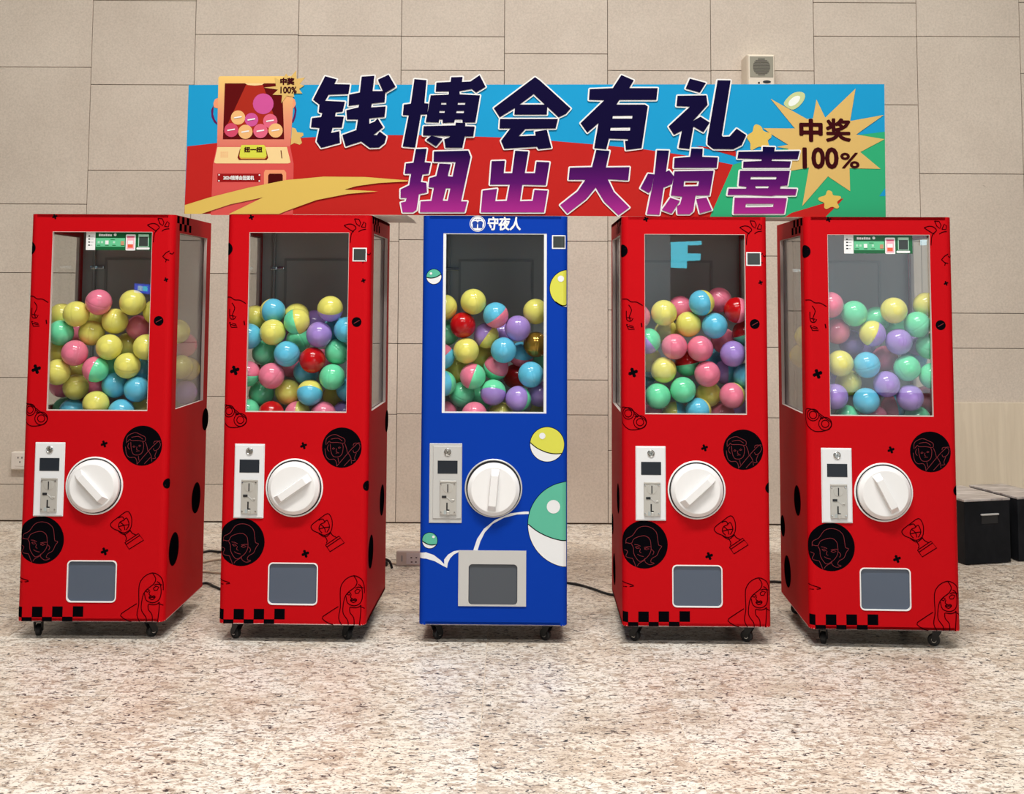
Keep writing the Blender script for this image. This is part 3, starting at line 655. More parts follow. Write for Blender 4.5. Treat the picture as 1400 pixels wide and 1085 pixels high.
def machine(i, loc, rz, color, label, ang, door=True):
    root = empty('capsule_machine', (loc[0], loc[1], 0), rz)
    prop(root, label, 'vending machine', 'red capsule machines' if color == 'red' else None)
    win = WIN if color == 'red' else BWIN
    inst('cabinet_body', BODY[color], root)
    build_interior(root, win, door)
    fr = MB()
    if color == 'blue':
        ring_mb(rect(win[0], win[1], win[2], win[3]), rect(win[0] + 0.0105, win[1] - 0.0105, win[2] + 0.004, win[3] - 0.003), 0.001, 0.0122, 0, fr)
    else:
        ring_mb(rect(*win), rect(win[0] + 0.0013, win[1] - 0.0013, win[2] + 0.003, win[3] - 0.0013), -0.0004, 0.0122, 0, fr)
    fr.build('window_frame', M['edge'] if color == 'red' else M['white_metal'], root)
    build_control_plate(root, M['grey_metal'] if color == 'blue' else M['white_metal'], color == 'blue')
    build_dial(root, ang, color == 'blue')
    if color == 'red':
        h = (-0.090, 0.0936, 0.1415, 0.2932)
        ring_mb(rrect(h[0] - 0.001, h[1] + 0.001, h[2] - 0.001, h[3] + 0.001, 0.017), rrect(h[0] + 0.003, h[1] - 0.003, h[2] + 0.003, h[3] - 0.003, 0.0145), -0.0025, 0.004).build('door_frame', M['white'], root)
        MB().prism([rrect(h[0] + 0.002, h[1] - 0.002, h[2] + 0.002, h[3] - 0.002, 0.015)], 0.004, 0.008).build('prize_door', M['flap'], root)
    else:
        h = (-0.091, 0.090, 0.145, 0.2925)
        ring_mb(rect(-0.129, 0.1225, 0.140, 0.342), rrect(h[0], h[1], h[2], h[3], 0.014), -0.004, 0.0005).build('door_frame', M['grey_metal'], root)
        MB().prism([rrect(h[0] + 0.001, h[1] - 0.001, h[2] + 0.001, h[3] - 0.001, 0.014)], 0.002, 0.006).build('prize_door', M['flap_dark'], root)
    turn = [(10, -35, 20, 60), (55, 48, 10, -60), (-40, 52, 30, 0), (50, 58, -20, 40), (-22, 68, 70, 20)][i]
    for (x, y), a in zip(((-0.215, 0.055), (0.205, 0.055), (-0.215, 0.445), (0.205, 0.445)), turn):
        build_caster(root, x, y, math.radians(a))
    if color == 'red': red_art(root)
    else: blue_art(root)
    return root

def red_art(root):
    A = ART
    ink, dk, rd = M['ink'], M['line_dark'], M['line_red']
    for nm, who in (('woman', 'woman_portrait_print'), ('man', 'man_portrait_print')):
        c = A['circ'][nm]
        d = decal(MB(), [mm(circ(c[0], c[1], c[2], 40))]).build(who, ink, root)
        drawn(MB(), A['line'][nm], 0.0017).build('face_drawing', rd, d)
    for nm in ('bean', 'bean_l', 'bean_r'):
        x, z, r = A['circ'][nm]
        d = decal(MB(), [mm(circ(x, z, r, 24))]).build('spot_print', ink, root)
        drawn(MB(), [[(x - r * .55, z - r * .3), (x + r * .6, z + r * .35)]], 0.0022).build('spot_line', rd, d)
    for x, z, r in A['x']:
        pts = []
        for k in range(16):
            t = math.radians(22.5 * k + 20)
            q = r * (1.0 if k % 4 in (0,) else 0.86 if k % 4 in (1, 3) else 0.42)
            pts.append((x + q * math.cos(t), z + q * math.sin(t)))
        decal(MB(), [mm(pts)]).build('cross_mark', ink, root)
    ck = MB()
    for a, b in A['check']: decal(ck, [rect(a[0] / 1000, b[0] / 1000, max(a[1], 71) / 1000, b[1] / 1000)])
    ck.build('checker_print', ink, root)
    for k in range(2):                                     # chequers at the top of both sides
        ck = MB()
        for r_ in range(2):
            for j in range(3):
                a = 0.2643 + 0.030 + j * 0.062 + r_ * 0.031
                b = a + 0.031
                s0, s1 = (a, b) if k else (-b, -a)
                decal(ck, [rect(s0, s1, 1.559 - r_ * 0.028, 1.587 - r_ * 0.028)])
        ck.build('checker_print', ink, root)
    for nm in ('trophy', 'lady', 'leaf', 'fish', 'face', 'mask', 'tick'):
        lines = A['line'][nm]
        if nm == 'face':
            drawn(MB(), lines[-1:], 0.0045).build('eye_drawing', dk, root); lines = lines[:-1]
        d = drawn(MB(), lines, 0.0032)
        if nm == 'mask':
            for x, z, r in A['mask_c']: drawn(d, [circ(x, z, r, 16) + [(x + r, z)]], 0.0030)
        d.build({'trophy': 'trophy_drawing', 'lady': 'long_haired_woman_drawing', 'leaf': 'leaf_drawing', 'fish': 'fish_drawing', 'face': 'profile_drawing', 'mask': 'mask_drawing', 'tick': 'tick_mark'}[nm], dk, root)
    for key, g in (('side_r', 1), ('side_l', -1)):
        for y, z, r in A[key][:3]:
            s = 0.2643 + y / 1000.0
            decal(MB(), [circ(g * s, z / 1000.0, min(r, 62) / 1000.0, 28)], 0.0005).build('spot_print', ink, root)

def blue_art(root):
    B = ART['blue']
    pal = {'lemon': 'lemon', 'big': 'teal', 'small': 'teal', 'up': 'teal', 'right': 'lemon'}
    for nm in ('lemon', 'big', 'small', 'up', 'right'):
        x, z, r = B['circ'][nm]
        seam = sorted(B['seam_' + nm])
        seam = smooth_line([tuple(p) for p in seam], 4)
        lim = 274 if x > 100 else 999
        full = [p for p in circ(x, z, r, 64)]
        def cut(poly): return clip(poly, lim, False) if lim < 999 else poly
        mb = MB()
        out = cut(circ(x, z, r + 2.2, 64)); decal(mb, [mm(out)], 0.0004, 0)
        decal(mb, [mm(cut(full))], 0.0008, 1)
        # lower shell: area of the disc under the seam line
        def zs(px):
            q = seam
            if px <= q[0][0]: return q[0][1]
            for a, b in zip(q, q[1:]):
                if a[0] <= px <= b[0]: return a[1] + (b[1] - a[1]) * (px - a[0]) / max(b[0] - a[0], 1e-6)
            return q[-1][1]
        xs = [x + r * math.cos(math.pi * k / 40) for k in range(40, -1, -1)]
        xs = [min(p, lim) for p in xs]
        lowp, topp = [], []
        for p in xs:
            h = math.sqrt(max(r * r - (p - x) ** 2, 0)); lo_, hi_ = z - h, z + h
            lowp.append((p, lo_)); topp.append((p, min(max(zs(p), lo_), hi_)))
        for k in range(len(xs) - 1):
            if xs[k + 1] - xs[k] < 1e-6: continue
            qd = [lowp[k], lowp[k + 1], topp[k + 1], topp[k]]
            decal(mb, [mm(qd)], 0.0012, 2)
        line = [q for q in topp if abs(q[1] - zs(q[0])) < 0.5]
        drawn(mb, [line], 0.0034, 0.0016, 0)
        mb.build('ball_print', [M['ink'], M['print_' + pal[nm]], M['print_white']], root)
    for x, z, r in B['hl']: decal(MB(), [mm(circ(x, z, r, 20))], 0.0018).build('shine_print', M['print_white'], root)
    for nm in ('sw1', 'sw2', 'sw3'):
        decal(MB(), [mm(B['poly'][nm])], 0.0006).build('bounce_trail_print', M['print_white'], root)
    (x0, z0), (x1, z1) = B['text']
    t = MB(); add_text(t, '守夜人', (x0 / 1000, z0 / 1000, x1 / 1000, z1 / 1000), -0.0008, 0, 0.0016, 0.12)
    t.build('lettering', M['white'], root)
    x, z, r = [v / 1000 for v in B['circ']['logo']]
    lg = MB().prism([circ(x, z, r), circ(x, z, r * 0.93)[::-1]], -0.0008, 0)
    lg.prism([circ(x, z, r * 0.86)], -0.0008, 0)
    em = lg.build('round_emblem', M['white'], root)
    fg = MB()
    for g in (-1, 1):
        cxx = x + g * r * 0.34
        fg.prism([[(cxx + a * r, z + b * r) for a, b in ((-0.27, -0.55), (0.27, -0.55), (0.27, -0.10), (0.34, 0.05), (0.30, 0.22), (0.12, 0.34), (-0.12, 0.34), (-0.30, 0.22), (-0.34, 0.05), (-0.27, -0.10))]], -0.0012, -0.0006)
    for g in (-1, 0, 1):
        fg.prism([[(x + g * r * 0.3 + a * r, z + b * r) for a, b in ((-0.13, 0.50), (0.10, 0.48), (0.16, 0.56), (-0.05, 0.60))]], -0.0012, -0.0006)
    fg.build('emblem_figures', M['blue_print'], em)

M['print_lemon'] = mat('lemon_print', rgb(206, 206, 74), 0.42)
M['print_teal'] = mat('teal_print', rgb(84, 176, 148), 0.42)
M['print_white'] = mat('white_print', rgb(222, 224, 226), 0.42)
M['blue_print'] = mat('emblem_blue_print', rgb(0, 56, 150), 0.42)

POS = [(-1.5622, 4.1781, -0.0033), (-0.8079, 4.1571, -0.0276), (-0.0635, 4.158, -0.0133), (0.6917, 4.152, -0.0127), (1.3781, 4.1222, -0.0367)]
WHICH = ['leftmost red machine', 'red machine left of the blue machine', 'blue machine', 'red machine right of the blue machine', 'rightmost red machine']
LAB = ['red capsule machine with green payment label, leftmost of the row beside the wall socket',
       'red capsule machine standing just left of the blue machine',
       'blue capsule machine in the middle of the row, printed with bouncing balls',
       'red capsule machine standing just right of the blue machine',
       'red capsule machine with green payment label, rightmost, beside the black boxes']
ANG = [134, 35, 85, 42, 117]
MACH = [machine(i, POS[i], POS[i][2], 'blue' if i == 2 else 'red', LAB[i], ANG[i]) for i in range(5)]
for i, key in ((0, 'lab1'), (4, 'lab5')):
    (x0, z0), (x1, z1) = ART[key]
    label_sticker(MACH[i], (x0 / 1000, z0 / 1000, min(x1, 190) / 1000, z1 / 1000))
for i, key in ((1, 'qr2'), (2, 'qr3'), (3, 'qr4')):
    (x0, z0), (x1, z1) = ART[key]
    code_sticker(MACH[i], (x0 / 1000, z0 / 1000, x1 / 1000, z1 / 1000))
MB().lathe([(0.010, 0), (0.010, -0.003), (0.008, -0.006), (0.0, -0.006)], 20, Matrix.Translation((W2, 0.06, 0.575)) @ Matrix.Rotation(math.radians(90), 4, 'Z')).build('side_lock', M['chrome'], MACH[4])

# ------------------------------------------------------------------ capsule balls
BR = 0.0495
def half_shell(mats, lower):
    mb = MB()
    n, rows = 28, 9
    g = -1 if lower else 1
    prof = [(BR * math.cos(math.pi / 2 * k / rows), g * BR * math.sin(math.pi / 2 * k / rows)) for k in range(rows)] + [(0.0, g * BR)]
    prof = [(BR * 0.997, g * 0.0001), (BR * 0.9998, g * 0.0004)] + prof[1:]
    R = Matrix.Rotation(math.radians(90), 4, 'X')
    for (r0, a0), (r1, a1) in zip(prof, prof[1:]):
        mb.lathe([(r0, a0), (r1, a1)] if True else [], n, None)
    return mb
def weld(me):
    b = bmesh.new(); b.from_mesh(me)
    bmesh.ops.remove_doubles(b, verts=b.verts[:], dist=1e-6)
    bmesh.ops.recalc_face_normals(b, faces=b.faces[:])
    b.to_mesh(me); b.free()
    for p in me.polygons: p.use_smooth = True
    return me
HALF = {}
def half(col, lower):
    if (col, lower) not in HALF: HALF[(col, lower)] = weld(half_shell(None, lower).mesh('half_shell', M['ball' + col]))
    return HALF[(col, lower)]
WHOLE = {}
def whole(col):
    if col not in WHOLE:
        a, b = half_shell(None, False), half_shell(None, True)
        a.add(b.v, b.f, True)
        WHOLE[col] = weld(a.mesh('capsule_ball', M['ball' + col]))
    return WHOLE[col]

ORDS = ['', 'second ', 'third ', 'fourth ', 'fifth ', 'sixth ', 'seventh ', 'eighth ', 'ninth ', 'tenth ', 'eleventh ']
def order(k, n): return ORDS[k] + 'highest ' if k < (n + 1) // 2 else ORDS[n - 1 - k] + 'lowest '
for i in range(5):
    px, py, rz = POS[i]
    rows = {}
    for b in BALLS[i]:
        rows.setdefault(''.join(sorted(b[0])), []).append(b)
    for key, L in rows.items():
        L.sort(key=lambda b: -b[3])
        for k, b in enumerate(L):
            col = b[0]
            what = BNAME[col] + ' ball' if len(col) == 1 else '%s and %s ball' % tuple(BNAME[c] for c in sorted(col))
            lab = ('only ' if len(L) == 1 else order(k, len(L))) + what + ' in the ' + WHICH[i]
            x, y, z = b[1] / 1000, b[2] / 1000, b[3] / 1000
            c, s = math.cos(rz), math.sin(rz)
            loc = (px + c * x - s * y, py + s * x + c * y, z)
            r_ = random.Random(hash((i, b[1], b[3])) & 0xffff)
            if len(col) == 1:
                o = inst('capsule_ball', whole(col), None, loc, (r_.uniform(-3, 3), r_.uniform(-3, 3), r_.uniform(-3, 3)))
            else:
                # seam turned so that its axis points to the second colour; off tips the seam towards or away from the front
                ang, off = math.radians(b[4]), b[5]
                t = math.asin(max(-0.95, min(0.95, off)))
                ax = Vector((math.cos(ang) * math.cos(t), -math.sin(t), math.sin(ang) * math.cos(t)))
                q = Vector((0, 1, 0)).rotation_difference(ax)
                o = empty('capsule_ball', loc)
                o.rotation_mode = 'QUATERNION'; o.rotation_quaternion = q
                inst('half_shell', half(col[0], True), o); inst('half_shell', half(col[1], False), o)
            prop(o, lab, 'ball', 'capsule balls in the ' + WHICH[i])
